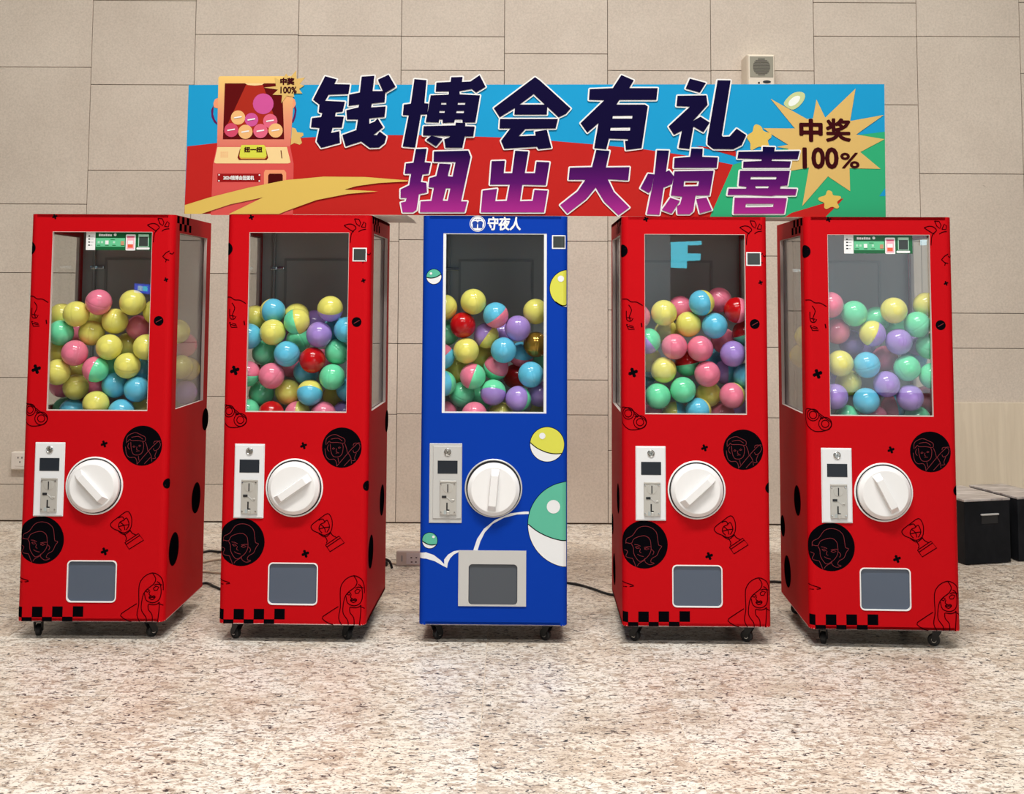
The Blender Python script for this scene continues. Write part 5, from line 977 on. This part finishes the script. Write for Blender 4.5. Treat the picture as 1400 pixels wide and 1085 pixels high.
# ------------------------------------------------------------------ floor clutter behind the machines
ps = prop(empty('power_strip', (-0.420, 5.335, 0.0), 0.0), 'white power strip lying on the granite behind the blue machine', 'power strip')
MB().box(-0.125, 0.155, 0.0, 0.045, 0.0, 0.072, 0.006).build('strip_body', M['ivory'], ps)
for k in range(2):
    x = -0.04 + k * 0.095
    f_ = MB().box(x - 0.036, x + 0.036, -0.0015, 0.001, 0.010, 0.062, 0.0008, seg=1).build('outlet', M['white'], ps)
    h_ = MB()
    for dx, dz in ((-0.012, 0.040), (0.012, 0.040), (-0.010, 0.020), (0.010, 0.020)): h_.box(x + dx - 0.004, x + dx + 0.004, -0.0022, -0.001, dz - 0.0025, dz + 0.0025)
    h_.build('pin_holes', M['dark'], f_)
MB().box(-0.100, -0.094, -0.0015, 0.001, 0.022, 0.050).build('switch', M['inner'], ps)

def cord(pts, r, m, label):
    o = MB().tube([(*p, z) for p, z in [((q[0], q[1]), q[2] if len(q) > 2 else r) for q in sm3(pts)]], r, 8).build('extension_cable', m)
    prop(o, label, 'cable', 'cables on the floor')
    return o
def sm3(pts, k=6):
    out = []
    n = len(pts)
    for i in range(n - 1):
        p = [pts[min(max(i + j, 0), n - 1)] for j in (-1, 0, 1, 2)]
        for t in [u / k for u in range(k)]:
            out.append(tuple(0.5 * (2 * p[1][c] + (p[2][c] - p[0][c]) * t + (2 * p[0][c] - 5 * p[1][c] + 4 * p[2][c] - p[3][c]) * t * t + (3 * p[1][c] - p[0][c] - 3 * p[2][c] + p[3][c]) * t ** 3) for c in range(len(pts[0]))))
    out.append(pts[-1])
    return out
R1 = 0.0055
cord([(-1.62, 4.72), (-1.58, 5.2), (-1.53, 5.57), (-1.44, 5.585), (-1.2, 5.56), (-0.95, 5.5)], R1, M['black'], 'black cord running straight across the floor behind the two left red machines')
cord([(-1.45, 4.80), (-1.367, 4.985), (-1.30, 4.93), (-1.24, 4.88), (-1.10, 4.90), (-0.95, 4.78)], R1, M['black'], 'black cord lying lowest, between the bases of the two left red machines')
cord([(-1.56, 5.22), (-1.47, 5.38), (-1.38, 5.44), (-1.2, 5.44), (-0.9, 5.41), (-0.62, 5.38), (-0.545, 5.365)], 0.006, M['cord_white'], 'white cable looping on the floor towards the power strip')
cord([(-1.50, 5.10), (-1.42, 5.19), (-1.35, 5.17), (-1.2, 5.18), (-1.05, 5.22), (-0.9, 5.37)], 0.006, M['cord_white'], 'white cable nearest the bases of the two left red machines')
cord([(0.10, 4.75), (0.20, 5.00), (0.28, 5.01), (0.36, 4.93), (0.44, 4.83), (0.60, 4.80), (0.68, 4.70)], R1, M['black'], 'black cord curving from the blue machine to the red machine right of it')
cord([(0.86, 4.72), (1.0, 4.95), (1.12, 5.03), (1.20, 5.06), (1.30, 4.98), (1.40, 4.68)], R1, M['black'], 'black cord between the two right red machines')
pg = prop(empty('power_plug', (-0.605, 5.245, 0)), 'black plug with bent cord sticking out beside the second red machine', 'plug')
MB().tube(sm3([(-0.06, 0.035, 0.02), (0.0, 0.03, 0.045), (0.035, 0.02, 0.040), (0.05, 0.01, 0.008)]), 0.006, 8).build('cord_tail', M['black'], pg)
MB().box(-0.02, 0.03, 0.0, 0.03, 0.018, 0.042, 0.006).tube(sm3([(-0.07, 0.02, 0.008), (-0.03, 0.015, 0.012), (0.005, 0.015, 0.03)]), 0.006, 8).build('plug_body', M['black'], pg)

def trunk(name, loc, rz, wd, dp, hg, label, handle=True):
    r = prop(empty(name, (loc[0], loc[1], 0), rz), label, 'box', 'black boxes by the wall')
    MB().box(0, wd, 0, dp, 0.004, hg - 0.008, 0.004).build('body', M['box_black'], r)
    MB().box(-0.002, wd + 0.002, -0.002, dp + 0.002, hg - 0.010, hg, 0.002).build('lid', M['box_top'], r)
    if handle:
        h = MB().box(wd * 0.36, wd * 0.72, -0.003, 0.001, hg - 0.118, hg - 0.074, 0.001, seg=1)
        h.build('handle_recess', M['dark'], r)
        MB().box(wd * 0.345, wd * 0.735, -0.010, 0.001, hg - 0.078, hg - 0.070, 0.002, seg=1).build('handle_bar', M['grey_metal'], r)
    for x in (0.02, wd - 0.02):
        for y in (0.02, dp - 0.02): MB().box(x - 0.012, x + 0.012, y - 0.012, y + 0.012, 0, 0.006).build('foot', M['black'], r)
trunk('equipment_box', (2.198, 5.400), math.radians(14), 0.255, 0.365, 0.312, 'low black box with streaked grey top and a grip, beside the rightmost red machine')
trunk('equipment_box', (2.492, 5.478), math.radians(14), 0.20, 0.365, 0.312, 'black box at the right edge of the picture, behind the one with a grip', False)

# ------------------------------------------------------------------ lit signs across the hall, mirrored in the glass
def lit_sign(name, pts, y, color, strength, label, insets=()):
    r = prop(empty(name, (pts[0][0], y, pts[0][1])), label, 'sign')
    ox, oz = pts[0]
    q = [(p[0] - ox, p[1] - oz) for p in pts]
    f = lambda a, t, z: (a, t, z)
    MB().prism([q], -0.06, 0.0).build('sign_case', M['dark'], r)
    MB().prism([q], 0.0, 0.004).build('lit_face', mat(name + '_glow', rgb(*color), 0.4, emit=strength), r)
    for ins, c2, s2 in insets:
        MB().prism([[(p[0] - ox, p[1] - oz) for p in ins]], 0.004, 0.007).build('lit_icon', mat(name + '_icon_glow', rgb(*c2), 0.4, emit=s2), r)
lit_sign('lit_sign', [(2.15, 2.143), (2.627, 2.164), (2.627, 2.099), (2.409, 2.095), (2.408, 1.968), (2.613, 1.965), (2.602, 1.861), (2.401, 1.851), (2.394, 1.737), (2.148, 1.745)], -8.8, (84, 224, 250), 9.0,
         'cyan lit sign across the hall, mirrored in the glass right of the blue machine')
lit_sign('lit_screen', [(-5.988, 1.462), (-5.725, 1.44), (-5.72, 1.29), (-5.997, 1.321)], -8.8, (40, 84, 240), 7.0,
         'blue lit screen with two icons, mirrored in the leftmost machine glass',
         [([(-5.937, 1.423), (-5.862, 1.42), (-5.86, 1.342), (-5.935, 1.348)], (190, 225, 255), 7.0), ([(-5.855, 1.42), (-5.783, 1.414), (-5.781, 1.335), (-5.853, 1.342)], (60, 220, 250), 8.0)])
lit_sign('lit_sign', [(4.588, 1.98), (4.714, 1.98), (4.715, 2.052), (4.589, 2.052)], -6.35, (200, 240, 255), 9.0, 'small pale lit panel across the hall, mirrored in the rightmost machine glass')
